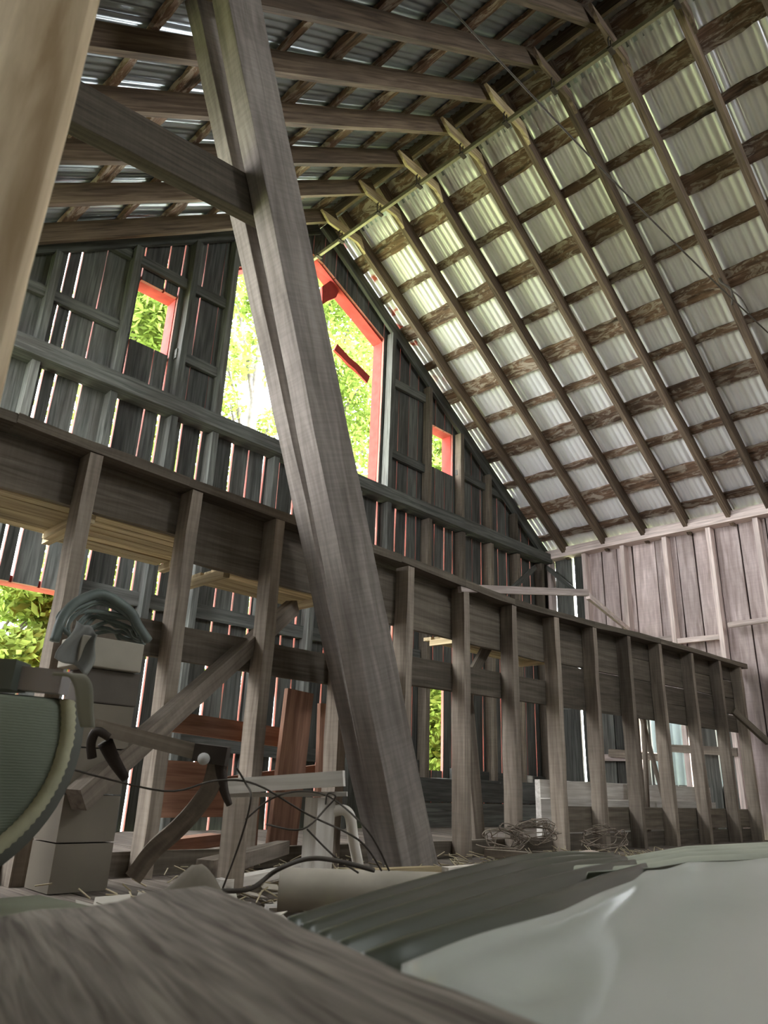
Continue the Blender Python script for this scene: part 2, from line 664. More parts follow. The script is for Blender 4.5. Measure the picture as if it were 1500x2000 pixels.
# dark gable rafter just inside the gable wall
t = empty('roof_truss', (XR, 8.98, ZR))
tag(t, 'dark rafter pair fixed against the gable wall top', 'rafter', None)
mb = MB()
mb.beam(Vector((XR, 8.99, zr(XR))) + NR * RH / 2, Vector((14.2, 8.99, zr(14.2))) + NR * RH / 2, .07, RH, up=NR, jit=.006)
mb.build('rafter', M['gable'], t)
mb = MB()
mb.beam(Vector((-2.2, 8.99, zl(-2.2))) + NL * RH / 2, Vector((XR, 8.99, zl(XR))) + NL * RH / 2, .07, RH, up=NL, jit=.006)
mb.build('rafter', M['gable'], t)

# ---- purlins: wide rotten boards alternate with narrow ones
pos = [(0.22, True), (1.0, True), (1.8, False), (2.63, True), (3.45, False), (4.26, True), (5.05, False), (5.88, True),
       (6.72, False), (7.55, True), (8.33, False)]
DR = Vector((1, 0, -BR)).normalized()
DL = Vector((-1, 0, -BL)).normalized()
n_r = len(pos)
for k, (s, wide) in enumerate(pos):
    o = Vector((XR, 0, ZR)) + DR * s + NR * (RH + PT / 2)
    mb = MB()
    w = 0.335 if wide else 0.17
    mb.beam(o + Vector((0, 0.3, 0)), o + Vector((0, 9.6, 0)), w, PT, up=NR, segs=60, jit=0.008, chip=0.02)
    ob = mb.build('purlin', M['purlin'])
    tag(ob, '%s roof purlin on the right slope, %s down from the ridge' % (
        'wide rotten flaking' if wide else 'narrow stained', ORD[k]), 'purlin', 'purlins on the right roof slope')
for k in range(12):
    s = 0.4 + k * 0.82
    wide = (k % 2 == 0)
    o = Vector((XR, 0, ZL)) + DL * s + NL * (RH + PT / 2)
    mb = MB()
    w = 0.24 if wide else 0.12
    mb.beam(o + Vector((0, 0.3, 0)), o + Vector((0, 9.6, 0)), w, PT, up=NL, segs=60, jit=0.008, chip=0.02)
    ob = mb.build('purlin', M['purlin'])
    tag(ob, '%s roof purlin on the left slope, %s down from the ridge' % (
        'wide stained' if wide else 'narrow dark', ORD[k]), 'purlin', 'purlins on the left roof slope')

# ---- hay track with hangers
t = empty('hay_track', (6.85, 5, 9.3))
tag(t, 'long steel hay track hung on hooks below the ridge', 'track')
mb = MB()
mb.beam((6.85, 0.6, 9.3), (6.85, 9.3, 9.3), 0.05, 0.03, jit=0)
mb.beam((6.85, 0.6, 9.345), (6.85, 9.3, 9.345), 0.018, 0.07, jit=0)
mb.build('rail', M['rail'], t)
for k, y in enumerate([9.0] + [a - 0.12 for a in YR_RIDGE]):
    mb = MB()
    mb.tube([(6.80, y, 9.30), (6.79, y, 9.44), (6.84, y, 9.56), (6.87, y, 9.66)], 0.012, 6)
    mb.tube([(6.91, y + .03, 9.30), (6.9, y + .02, 9.42), (6.86, y, 9.56)], 0.01, 6)
    mb.box((6.79, y - .03, 9.27), (6.92, y + .03, 9.30))
    mb.build('hanger', M['iron'], t)

# ------------------------------------------------------------------ gable wall (far end)
# openings in the gable: polygons (x0, x1, z0, ztop function)
OPEN = [
    (5.18, 8.74, 5.10, lambda x: min(9.42 - 0.50 * abs(x - 6.85) * (1.0), 9.4) if x >= 6.85 else 9.42 - 0.80 * (6.85 - x)),
    (3.66, 4.28, 5.93, lambda x: 6.97),
    (10.05, 10.90, 6.16, lambda x: 7.12),
    (10.12, 10.74, 0.30, lambda x: 2.15),
    (2.62, 3.50, 0.95, lambda x: 2.12),
]
GIRTS = [5.03, 6.0, 7.55]


def opened(x):
    return [(z0, zt(x)) for x0, x1, z0, zt in OPEN if x0 <= x <= x1]


gw = MB()
edges = [-2.4]
while edges[-1] < 14.3:
    edges.append(edges[-1] + rnd.choice([0.27, 0.30, 0.31, 0.33]))
snap = [5.18, 8.74, 3.66, 4.28, 10.05, 10.90, 2.62, 3.50]
for sx in snap:
    i = min(range(len(edges)), key=lambda j: abs(edges[j] - sx))
    edges[i] = sx
edges = sorted(set(edges))


def gable_board(x0, x1, za, zb, tone, seg=0.55, g0=0.0, g1=0.0, y=GY + 0.06, zf=None):
    """vertical board between x0 and x1 with wavering edges"""
    n = max(2, int((zb - za) / seg))
    vs_, gs = [], []
    slope = 0
    for k in range(n + 1):
        z = za + (zb - za) * k / n
        a = x0 + g0 * (0.35 + 0.65 * abs(math.sin(z * 0.9 + x0 * 3))) + rnd.uniform(0, 0.008)
        b = x1 - g1 * (0.35 + 0.65 * abs(math.cos(z * 0.7 + x1 * 5))) - rnd.uniform(0, 0.008)
        z_a = min(z, zroof(a) + OFF - 0.05) if k == n else z
        z_b = min(z, zroof(b) + OFF - 0.05) if k == n else z
        if k == 0 and zf:
            z_a, z_b = zf(a), zf(b)
        for (xx, yy, zz) in ((a, y, z_a), (b, y, z_b), (b, y + 0.055, z_b), (a, y + 0.055, z_a)):
            vs_.append((xx, yy, zz))
            gs.append((zz, xx, yy))
    fs, mi = [], []
    for k in range(n):
        o = 4 * k
        for j in range(4):
            a_, b_ = o + j, o + (j + 1) % 4
            fs.append((a_, b_, b_ + 4, a_ + 4))
            mi.append(0 if j == 0 else (1 if j == 2 else 2))
    fs += [(3, 2, 1, 0), (4 * n, 4 * n + 1, 4 * n + 2, 4 * n + 3)]
    mi += [2, 2]
    gw.add(vs_, fs, gs, tone, mi)


for i in range(len(edges) - 1):
    x0, x1 = edges[i], edges[i + 1]
    if x1 - x0 < 0.06:
        x1 += 0
    xm = (x0 + x1) / 2
    cuts = sorted(opened(xm))
    z = -2.0
    top = max(zroof(x0), zroof(x1)) + OFF
    tone = rnd.random()
    spans = []
    for a, b in cuts:
        if a > z:
            spans.append((z, a))
        z = b
    if z < top:
        spans.append((z, top))
    low = xm < 9
    for a, b in spans:
        # gaps: wide in the left half, hairline high up and on the right
        if b - a < 0.05:
            continue
        parts = []
        if a < 5.0 < b:
            parts = [(a, 5.0, 1), (5.0, b, 0)]
        else:
            parts = [(a, b, 1 if b <= 5.1 else 0)]
        for pa, pb, lowp in parts:
            r_ = rnd.random()
            if lowp:
                g = rnd.uniform(0.02, 0.06) if xm < 9.5 else rnd.uniform(0.006, 0.035)
            else:
                g = rnd.uniform(0.0, 0.035) if xm < 5.2 else rnd.uniform(0.0, 0.014)
            sl_ = OPEN[0][3] if (5.18 <= xm <= 8.74 and pa > 7.5) else None
            gable_board(x0, x1, pa, pb, tone, g0=g * 0.5, g1=g * 0.5, zf=sl_)
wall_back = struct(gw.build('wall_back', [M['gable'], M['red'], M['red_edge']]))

# gable studs (inside), girts
gstud_x = [-1.2, -0.2, 0.75, 1.7, 2.45, 3.5, 4.42, 5.12, 6.27, 7.2, 8.1, 8.86, 9.98, 11.0, 11.95, 12.9, 13.85]
for k, x in enumerate(gstud_x):
    mb = MB()
    top = zroof(x) - 0.02
    if 5.2 < x < 8.74:
        top = 4.9
    mb.beam((x, GY - 0.06, FL), (x, GY - 0.06, min(top, 4.9)), 0.1, 0.2, up=(0, 1, 0), jit=0.006)
    if top > 5.0:
        mb.beam((x, GY - 0.05, 5.16), (x, GY - 0.05, top), 0.1, 0.17, up=(0, 1, 0), jit=0.006)
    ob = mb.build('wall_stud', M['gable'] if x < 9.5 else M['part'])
    tag(ob, 'upright stud against the gable boards, %s from the left end' % ORD[k], 'stud', 'studs of the gable wall')
mb = MB()
mb.beam((-2, GY - 0.12, 5.03), (RX, GY - 0.12, 5.03), 0.3, 0.22, jit=0.01)
tag(mb.build('girt', M['gable'] ), 'long heavy beam across the gable wall below the big opening', 'beam')
gi = [((-1.9, 5.95), (3.6, 6.0)), ((4.35, 5.98), (5.12, 5.98)), ((8.86, 5.99), (10.0, 5.98)), ((10.95, 6.26), (13.1, 6.15)),
      ((8.86, 7.55), (10.0, 7.57)), ((1.5, 7.2), (5.1, 7.25)), ((-2, 3.3), (9.0, 3.3)), ((9.0, 3.3), (14, 3.3)),
      ((3.55, 2.2), (9.9, 2.25)), ((4.5, 0.5), (9.9, 0.35)), ((10.8, 0.25), (14, 0.2))]
for k, (a, b) in enumerate(gi):
    mb = MB()
    w = 0.16 if k < 6 else 0.2
    mb.beam((a[0], GY + 0.0, a[1]), (b[0], GY + 0.0, b[1]), 0.07, w, jit=0.008)
    nm = ['left of the small upper left window', 'between the upper left window and the big opening', 'left of the small upper right window',
          'right of the small upper right window', 'high up beside the big opening', 'high up above the small upper left window',
          'hidden mostly behind the slatted partition at left', 'hidden mostly behind the slatted partition at right',
          'low across the wall behind the partition', 'lowest on the left half', 'lowest near the right corner'][k]
    tag(mb.build('girt', M['gable']), 'thin horizontal nailer on the gable, ' + nm, 'beam', 'nailers across the gable wall')


for k, (z, nm) in enumerate(((-0.42, 'lowest'), (-0.02, 'upper'))):
    mb = MB()
    mb.beam((8.9, GY - 0.22, z), (RX - .05, GY - 0.22, z), 0.06, 0.38, jit=0.006)
    tag(mb.build('skirting_plank', M['gable']), '%s dark horizontal plank low along the right half of the gable' % nm, 'board', 'dark planks low on the gable')
# window / opening frames (red painted reveals)
def reveal(name, x0, x1, z0, z1, sides='tr', d=0.24, th=0.085, sill=True):
    mb = MB()
    y0, y1 = GY + 0.116, GY + 0.36
    if 't' in sides:
        mb.box((x0 - th, y0, z1), (x1 + th, y1, z1 + th))
    if 'r' in sides:
        mb.box((x1, y0, z0 - 0.05), (x1 + th, y1, z1))
    if 'l' in sides:
        mb.box((x0 - th, y0, z0 - 0.05), (x0, y1, z1))
    if 'b' in sides:
        mb.box((x0 - th, y0, z0 - th), (x1 + th, y1, z0), mi=1)
    return struct(mb.build(name, [M['red'], M['gable']]))


reveal('window_1', 3.66, 4.28, 5.93, 6.97, 'tlrb')
reveal('window_2', 10.05, 10.90, 6.16, 7.12, 'tlrb')
reveal('window_3', 2.62, 3.50, 0.95, 2.12, 'tlrb')
reveal('window_4', 10.12, 10.74, 0.30, 2.15, 't')
mb = MB()
mb.beam((8.80, GY + 0.24, 5.05), (8.80, GY + 0.24, 8.50), 0.12, 0.24, up=(0, 1, 0), jit=0.01)
mb.beam((8.80, GY + 0.24, 8.44), (6.85, GY + 0.24, 9.46), 0.26, 0.10, up=(0.47, 0, 0.88), jit=0.012)
mb.beam((5.12, GY + 0.24, 5.05), (5.12, GY + 0.24, 8.10), 0.10, 0.24, up=(0, 1, 0), mi=1)
mb.beam((5.12, GY + 0.24, 8.05), (6.85, GY + 0.24, 9.46), 0.26, 0.10, up=(-0.6, 0, 0.8), mi=0)
struct(mb.build('door_1', [M['red'], M['gable']]))


def extr_poly(mb, pts, y0, y1, mi=0):
    n = len(pts)
    v = [(a, y0, b) for a, b in pts] + [(a, y1, b) for a, b in pts]
    f = [tuple(range(n)), tuple(range(2 * n - 1, n - 1, -1))] + [(i, n + i, n + (i + 1) % n, (i + 1) % n) for i in range(n)]
    mb.add(v, f, mi=mi)


# broken red boards still hanging in the opening
mb = MB()
a, b = AY(655, 678, GY + .1), AY(718, 743, GY + .1)
mb.beam(a, b, 0.05, 0.16, jit=0.015, segs=5)
tag(mb.build('broken_board', M['red']), 'snapped red slat slanting across the big gable opening', 'board')
mb = MB()
q = [AY(x, y, GY + .2) for x, y in ((628, 560), (650, 545), (668, 535), (652, 556), (662, 566), (655, 582), (640, 588), (628, 596))]
extr_poly(mb, [(p.x, p.z) for p in q], GY + .18, GY + .24)
tag(mb.build('broken_board', M['red']), 'splintered red board stub high in the big gable opening beside the leaning post', 'board')
mb = MB()
q = [AY(x, y, GY + .2) for x, y in ((718, 600), (706, 607), (712, 612), (702, 620), (722, 610), (728, 604))]
extr_poly(mb, [(p.x, p.z) for p in q], GY + .18, GY + .24)
tag(mb.build('broken_board', M['gable']), 'small dark splinter sticking out of the sloping red edge of the big opening', 'board')

# ------------------------------------------------------------------ right long wall
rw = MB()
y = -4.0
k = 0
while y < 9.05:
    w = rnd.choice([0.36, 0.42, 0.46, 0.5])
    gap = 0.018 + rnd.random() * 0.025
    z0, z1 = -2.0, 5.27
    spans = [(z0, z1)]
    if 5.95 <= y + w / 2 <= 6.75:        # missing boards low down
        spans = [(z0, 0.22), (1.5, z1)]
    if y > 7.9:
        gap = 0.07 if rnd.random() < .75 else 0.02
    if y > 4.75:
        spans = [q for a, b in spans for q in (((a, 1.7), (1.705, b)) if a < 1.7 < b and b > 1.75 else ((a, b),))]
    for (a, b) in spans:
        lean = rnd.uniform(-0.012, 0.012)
        rw.beam((RX + 0.22, y + w / 2 + lean, a), (RX + 0.22, y + w / 2 - lean, b), w - gap, 0.05, up=(1, 0, 0), jit=0.002, segs=9, mi=1 if y > 7.75 or (y > 4.75 and b < 1.72) else 0)  # low and far boards take darker wood in place of shade
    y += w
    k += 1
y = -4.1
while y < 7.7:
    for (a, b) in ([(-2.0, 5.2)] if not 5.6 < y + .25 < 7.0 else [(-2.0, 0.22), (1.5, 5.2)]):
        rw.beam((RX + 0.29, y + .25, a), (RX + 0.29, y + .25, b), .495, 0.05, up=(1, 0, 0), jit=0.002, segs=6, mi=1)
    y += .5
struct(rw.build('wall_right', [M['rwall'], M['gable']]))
for k, y in enumerate([8.88, 7.98, 7.06, 6.12, 5.22, 4.33, 3.42, 2.5, 1.6]):
    mb = MB()
    mb.beam((RX + 0.1, y, FL), (RX + 0.1, y, 5.02), 0.09, 0.2, up=(1, 0, 0), jit=0.006)
    tag(mb.build('wall_stud', M['rstud']), 'pale upright stud of the right long wall, %s from the gable corner' % ORD[k], 'stud',
        'studs of the right long wall')
mb = MB()
mb.beam((RX + 0.08, 1.0, 5.1), (RX + 0.08, 9.05, 5.1), 0.3, 0.13, jit=0.012, segs=16)
mb.beam((RX + 0.10, 1.0, 5.22), (RX + 0.10, 9.0, 5.2), 0.24, 0.1, jit=0.012, segs=16)
tag(mb.build('top_plate', M['rstud']), 'pale doubled wall plate carrying the rafter feet on the right wall', 'beam')
for k, (y0, y1, z, w, nm) in enumerate([(6.12, 7.06, 2.93, .11, 'second bay'), (5.22, 6.12, 2.86, .10, 'third bay, beside the partition end'),
                                        (3.5, 5.05, 3.04, .12, 'bay nearest the viewer'), (7.06, 7.98, 0.7, .12, 'low in the far bay')]):
    mb = MB()
    if k == 2:
        mb.tube([(RX - .03, y1, z), (RX - .03, (y0 + y1) / 2, z + .02), (RX - .03, y0, z)], 0.055, 8)
    else:
        mb.beam((RX + .05, y0 + .05, z), (RX + .05, y1 - .05, z), 0.07, w, jit=0.006)
    tag(mb.build('nogging', M['rstud']), 'short horizontal rail between right wall studs, ' + nm, 'board', 'short rails on the right wall')
# corner braces under the eave
for (a, b, nm) in (((1000, 1150), (1045, 1108), 'left'), ((1068, 1108), (1130, 1160), 'right')):
    mb = MB()
    mb.beam(*((AY(a[0], a[1], GY - .2), AY(b[0], b[1], GY - .2)) if nm == 'left' else (AX(a[0], a[1], RX), AX(b[0], b[1], RX))), 0.06, 0.1, jit=0.006)
    tag(mb.build('corner_brace', M['gable']), 'dark diagonal brace under the far roof corner, %s one' % nm, 'brace', 'braces in the far corner')

# pale corrugated siding of a neighbouring shed seen through the missing boards
mb = MB()
mb.grid(lambda u, v: (RX + 1.6 + corr(v * 3.4, 0.16, 0.03), 4.6 + 3.4 * v, -2 + 5.0 * u), 2, 170)
tag(mb.build('neighbouring_shed_wall', plain('pale_blue_siding', (0.22, 0.26, 0.3), 0.5, metal=0.2, scale=3)),
    'pale blue corrugated metal panel seen outside through the gap in the right wall', 'shed wall')

# ------------------------------------------------------------------ slatted partition across the loft
PY = 5.0
PX = [-0.9, 0.1, 1.02, 1.86, 2.69, 3.5, 4.33, 5.15, 6.03, 6.9, 7.79, 8.7, 9.63, 10.6, 11.72, 12.82, 13.75]


def ptop(x):
    pts = [(-1, 2.2), (1.3, 2.2), (2.6, 2.16), (5, 2.12), (6.0, 2.08), (6.9, 2.05), (8.7, 2.1), (10.6, 2.18), (14, 2.26)]
    return float(np.interp(x, [p[0] for p in pts], [p[1] for p in pts]))


for k, x in enumerate(PX):
    mb = MB()
    lean = rnd.uniform(-.015, .015)
    top = ptop(x) - 0.04
    mb.beam((x + lean, PY - 0.08, FL), (x, PY - 0.08, top), 0.095, 0.17, up=(0, 1, 0), jit=0.006, segs=8)
    tag(mb.build('partition_stud', M['stud']), 'rough sawn upright of the open partition, %s from the left' % ORD[k], 'stud',
        'uprights of the partition across the loft')
mb = MB()
xs = [-1, 1.3, 2.6, 5, 6.0, 6.9, 8.7, 10.6, 14.05]
for a, b in zip(xs[:-1], xs[1:]):
    mb.beam((a, PY - 0.03, ptop(a)), (b, PY - 0.03, ptop(b)), 0.30, 0.075, jit=0.008, segs=3)
tag(mb.build('partition_plate', M['part']), 'sagging top plate along the open partition', 'beam')

# horizontal boards behind the uprights
fb = [(-1, 1.32, 1.98, 2.16, 1.78, 0.02), (-1, 4.35, 1.765, 2.14, 0.36, 0)]
pb = [  # x0, x1, zlow, zhigh, name
    (-1.0, 2.7, 1.78, 2.15, 'dark wide board under the partition top plate at far left'),
    (2.7, 4.4, 1.60, 2.12, 'dark wide board under the partition top plate left of the leaning post'),
    (4.4, 7.84, 1.50, 2.05, 'dark wide board under the partition top plate right of the leaning post'),
    (7.84, 14.0, 1.83, 2.07, 'upper board of the closed right part of the partition'),
    (7.84, 14.0, 1.52, 1.815, 'middle board of the closed right part of the partition'),
    (7.84, 14.0, 1.24, 1.505, 'lower board of the closed right part of the partition'),
    (1.9, 5.15, 0.83, 1.09, 'waist height rail board of the partition left of the leaning post'),
    (5.15, 14.0, 0.94, 1.22, 'waist height rail board of the partition right of the leaning post'),
    (8.0, 14.0, -0.42, -0.14, 'upper kick board at the bottom right of the partition'),
    (8.0, 14.0, -0.62, -0.44, 'lowest kick board at the bottom right of the partition'),
    (1.5, 8.0, -0.62, -0.47, 'low sill board at the bottom left of the partition'),
]
for k, (x0, x1, z0, z1, lb) in enumerate(pb):
    mb = MB()
    yb = PY + 0.035
    d0 = (ptop(x0) - 2.1) if k == 3 else 0
    d1 = (ptop(x1) - 2.1) if k in (3, 4, 5, 7) else 0
    mb.beam((x0, yb, (z0 + z1) / 2 + d0), (x1, yb, (z0 + z1) / 2 + d1), 0.05, z1 - z0, jit=0.005, segs=10)
    tag(mb.build('partition_board', M['part']), lb, 'board', 'horizontal boards of the partition')

# narrow deck of boards behind the partition top
for k, (x0, x1, y0, y1, z, nm) in enumerate([
        (0.6, 1.95, 5.08, 5.75, 1.80, 'far left'), (2.0, 3.02, 5.08, 5.9, 1.80, 'left of the second upright'),
        (3.2, 4.3, 5.1, 5.7, 1.66, 'left of the leaning post'), (6.35, 8.1, 5.1, 5.62, 1.62, 'right of the leaning post')]):
    mb = MB()
    yy = y0
    while yy < y1 - .02:
        mb.beam((x0 + rnd.uniform(-.03, .03), yy + .06, z), (x1 + rnd.uniform(-.03, .03), yy + .06, z), 0.115, 0.04, jit=0.004)
        yy += 0.125
    mb.beam((x0, y0, z - .05), (x0, y1, z - .05), 0.06, 0.07)
    mb.beam((x1, y0, z - .05), (x1, y1, z - .05), 0.06, 0.07)
    tag(mb.build('loft_shelf', M['deck']), 'yellowish board shelf behind the partition top, ' + nm, 'shelf', 'board shelves behind the partition')

# loose boards
mb = MB()
mb.beam(AY(897, 1149, 4.86), AY(1147, 1158, 4.86), 0.05, 0.085, jit=0.003)
tag(mb.build('loose_board', M['rstud']), 'pale loose board lying level above the partition top', 'board')
mb = MB()
mb.beam(AY(1148, 1164, 4.92), AX(1228, 1230, RX + .02), 0.05, 0.085, jit=0.003)
tag(mb.build('loose_board', M['rstud']), 'pale loose board slanting down to the right beyond the level one', 'board')
mb = MB()
mb.beam(AY(1432, 1388, 4.7), AY(1500, 1450, 4.4), 0.06, 0.1, jit=0.003)
tag(mb.build('loose_board', M['part']), 'dark brace slanting from the partition end to the right wall', 'board')
mb = MB()
mb.beam(AY(148, 1562, 4.36), AY(572, 1186, 5.3), 0.11, 0.13, jit=0.003)
tag(mb.build('diagonal_brace', M['stud']), 'long grey pole slanting up through the partition at left', 'brace')

# lumber lying beyond the partition at right
mb = MB()
mb.beam((8.6, 5.75, 0.02), (13.6, 5.6, 0.06), 0.08, 0.26, jit=0.01, segs=8)
tag(mb.build('pale_plank', M['white_wood']), 'bleached wide plank on edge behind the right partition openings', 'board')
mb = MB()
mb.beam((8.4, 5.6, -0.34), (13.4, 5.45, -0.33), 0.08, 0.55, jit=0.01, segs=8)
tag(mb.build('pale_plank', M['white_wood']), 'narrower bleached plank below the wide one behind the partition', 'board')
for k, (a, b, w, nm) in enumerate([
        ((905, 1290), (935, 1640), .17, 'broad pale upright plank just behind the partition right of the leaning post'),
        ((1255, 1385), (1262, 1530), .05, 'thin stick between the right partition uprights'),
        ((1248, 1380), (1272, 1470), .045, 'thin slanting stick between the right partition uprights'),
        ((1240, 1380), (1252, 1535), .09, 'upright lath left of the pale blue panel'),
        ((1358, 1395), (1378, 1530), .10, 'upright lath right of the pale blue panel')]):
    mb = MB()
    q0, q1 = AY(a[0], a[1], 5.35), AY(b[0], b[1], 5.33)
    q1 = q1 + (q1 - q0) * ((q1.z - FL) / max(.05, q0.z - q1.z))
    mb.beam(q0, q1, w, 0.05, up=(0, 1, 0), jit=0.006)
    tag(mb.build('standing_lath', M['stud']), nm, 'board')
for k, (a, b, nm) in enumerate([((1190, 1470), (1300, 1480), 'left'), ((1290, 1460), (1440, 1468), 'right')]):
    mb = MB()
    mb.beam(AX(a[0], a[1], RX - .02), AX(b[0], b[1], RX - .02), .06, 0.14, jit=0.01)
    tag(mb.build('cross_rail', M['stud']), 'knee height pale rail seen through the %s end of the right openings' % nm, 'board')
mb = MB()
mb.beam(AY(985, 1205, 5.3), AY(905, 1345, 5.15), 0.05, 0.13, jit=0.01)
tag(mb.build('slanting_board', M['part']), 'short board slanting behind the rail right of the leaning post', 'board')

# ------------------------------------------------------------------ floor
fl = MB()
x = -3.0
while x < 14.2:
    w = 0.42
    fl.beam((x + w / 2, -5, FL - 0.05), (x + w / 2, 9.05, FL - 0.05 - 0.0), w - 0.012, 0.1, jit=0.003, segs=4)
    x += w
struct(fl.build('floor', M['floor']))

# left side: unseen wall, left low in part as an added gap for daylight
mb = MB()
for k in range(29):
    xx = -1.55
    y0 = -5.0 + k * 0.49
    if 5.6 < y0 + .24 < 8.2:
        mb.beam((xx, y0 + .24, FL), (xx, y0 + .24, 2.0), 0.475, 0.05, up=(1, 0, 0), jit=0.004)
        continue
    mb.beam((xx, y0 + .24, FL), (xx, y0 + .24, 3.95), 0.475, 0.05, up=(1, 0, 0), jit=0.004)
struct(mb.build('wall_left', M['gable']))
mb = MB()
for k in range(34):
    xx = -1.6 + k * 0.48
    zt = zroof(xx + .24) + .3
    if 5.9 < xx + .24 < 7.9:  # unseen opening added behind the viewer for fill daylight
        mb.beam((xx + .24, -5.03, FL), (xx + .24, -5.03, 6.0), 0.475, 0.05, up=(0, 1, 0), jit=0.004)
        mb.beam((xx + .24, -5.03, 8.4), (xx + .24, -5.03, zt), 0.475, 0.05, up=(0, 1, 0), jit=0.004)
    else:
        mb.beam((xx + .24, -5.03, FL), (xx + .24, -5.03, zt), 0.475, 0.05, up=(0, 1, 0), jit=0.004)
struct(mb.build('wall_front', M['gable']))
portal('added_side_daylight', (-1.7, 7.2, 2.9), (1, 0, 0), 3.4, 2.0)
portal('added_roof_gap_daylight', (-0.35, 7.4, 5.3), (0.6, 0, -0.8), 3.4, 3.2)  # daylight through the gap added in the left slope
portal('added_rear_daylight', (6.9, -5.2, 7.2), (0, 1, 0), 2.2, 2.4)
portal('gable_daylight', (6.96, GY + .4, 7.2), (0, -1, 0), 3.7, 4.6)

# ------------------------------------------------------------------ leaning posts, brace and near post
LD = Vector((-0.352, 0, 1))     # lean per unit height


def leaning(name, x_at0, y0, y1, w, mat, label, zt, z0=FL):
    mb = MB()
    a = Vector((x_at0 + LD.x * z0, (y0 + y1) / 2, z0))
    b = Vector((x_at0 + LD.x * zt, (y0 + y1) / 2, zt))
    mb.beam(a, b, w, y1 - y0, up=(0, 1, 0), jit=0.008, segs=16)
    return tag(mb.build(name, mat, bevel=0.003), label, 'post')


def xz(px, py, Y):
    p = AY(px, py, Y)
    return p.x, p.z


def lean_box(px_mid_top, px_right_top, Y, py_t, px_l_b, px_r_b, py_b, depth, mat, label, ext=1.35):
    """front face between two image-traced edges at plane Y, extruded backwards by depth"""
    tl, tr = AY(px_mid_top, py_t, Y), AY(px_right_top, py_t, Y)
    bl, br = AY(px_l_b, py_b, Y), AY(px_r_b, py_b, Y)
    c0 = (bl + br) / 2
    c1 = (tl + tr) / 2
    d = (c1 - c0).normalized()
    k0 = (FL - c0.z) / d.z
    c0b = c0 + d * k0
    # stop against the underside of the left roof slope
    k1 = (zl(c0.x) + 0.44 - c0.z) / (d.z - BL * d.x)
    c1b = c0 + d * k1
    side = d.cross(Vector((0, 1, 0))).normalized()
    w0 = abs((br - bl).dot(side))
    w1 = abs((tr - tl).dot(side))
    w = (w0 + w1) / 2
    mb = MB()
    mb.beam(c0b + Vector((0, depth / 2, 0)), c1b + Vector((0, depth / 2, 0)), w, depth, up=(0, 1, 0), jit=0.006, segs=18)
    o = mb.build('leaning_post', mat, bevel=0.003)
    tag(o, label, 'post', None)
    return w, c0b, c1b


lean_box(450, 505, 4.0, 0, 783, 863, 1700, 0.21, M['post'],
      'thick rough sawn leaning timber, the nearer of the crossing pair in the centre')
lean_box(383, 440, 4.5, 0, 752, 808, 1693, 0.17, M['post'],
      'rough sawn leaning timber, the farther one just left of its partner')
# brace sandwiched between them
mb = MB()
p0, p1 = AY(172, 222, 4.28), AY(560, 428, 4.28)
p0 = p0 + (p0 - p1) * 0.35
mb.beam(p0, p1, 0.13, 0.37, up=(0, 0, 1), jit=0.008, cz=-0.01)
tag(mb.build('knee_brace', M['part'], bevel=0.003), 'dark knee brace running from the left near post down to the leaning timbers', 'brace')
# near post
a = AY(205, 0, 1.5)
mb = MB()
mb.beam((0.02, 1.38, FL), (0.02, 1.38, 3.9), 0.595, 0.2, up=(0, 1, 0), jit=0.004, segs=12)
tag(mb.build('near_post', M['near'], bevel=0.012), 'large yellow-grained square post close to the viewer at the left edge', 'post')

# ------------------------------------------------------------------ foreground plank and sheets
ZP = -0.17
pl = [AZ(0, 1792, ZP), AZ(400, 1730, ZP), AZ(1050, 2000, ZP), AZ(0, 2040, ZP)]
tipx = pl[1]
dirr = (pl[2] - pl[1]).normalized()
left = (pl[0] - pl[1])
mb = MB()
n1, n2 = 14, 10
vt = []
far, near_ = 0, 1.3
L1 = (pl[2] - pl[1]) * 1.35
W1 = left * 1.7


def plank_pt(u, v, dz):
    p = pl[1] + L1 * u + W1 * v
    wob = 0.006 * math.sin(v * 23) * math.sin(u * 5 + v * 9) + 0.004 * math.sin(u * 31)
    return (p.x + (wob if v == 0 else 0), p.y + (0.012 * math.sin(v * 40) if u == 0 else 0), p.z + dz + 0.003 * math.sin(u * 9 + v * 13))


def gl(u, v):
    return (u * L1.length, v * W1.length, 0)


mb.grid(lambda u, v: plank_pt(u, v, 0), n1, n2, gfn=gl)
mb.grid(lambda u, v: plank_pt(u, 1 - v, -0.07), n1, n2, gfn=gl)
mb.grid(lambda u, v: plank_pt(u, 0, -0.07 * v), n1, 1, gfn=gl)
mb.grid(lambda u, v: plank_pt(0, u, -0.07 + 0.07 * v), n2, 1, gfn=lambda u, v: (v * .07, u * W1.length, 0))
tag(mb.build('rough_plank', M['plank']), 'wide weathered grey-brown plank end filling the lower left foreground', 'board')
# its support: a short trestle block so that the plank rests on the floor
mb = MB()
c = pl[1] + L1 * 0.45 + W1 * 0.5
mb.beam((c.x - .3, c.y - .1, FL), (c.x - .3, c.y - .1, ZP - 0.08), 0.12, 0.12, up=(0, 1, 0))
mb.beam((c.x + .25, c.y + .2, FL), (c.x + .25, c.y + .2, ZP - 0.08), 0.12, 0.12, up=(0, 1, 0))
tag(mb.build('trestle_block', M['part']), 'wooden block pair under the foreground plank', 'block')

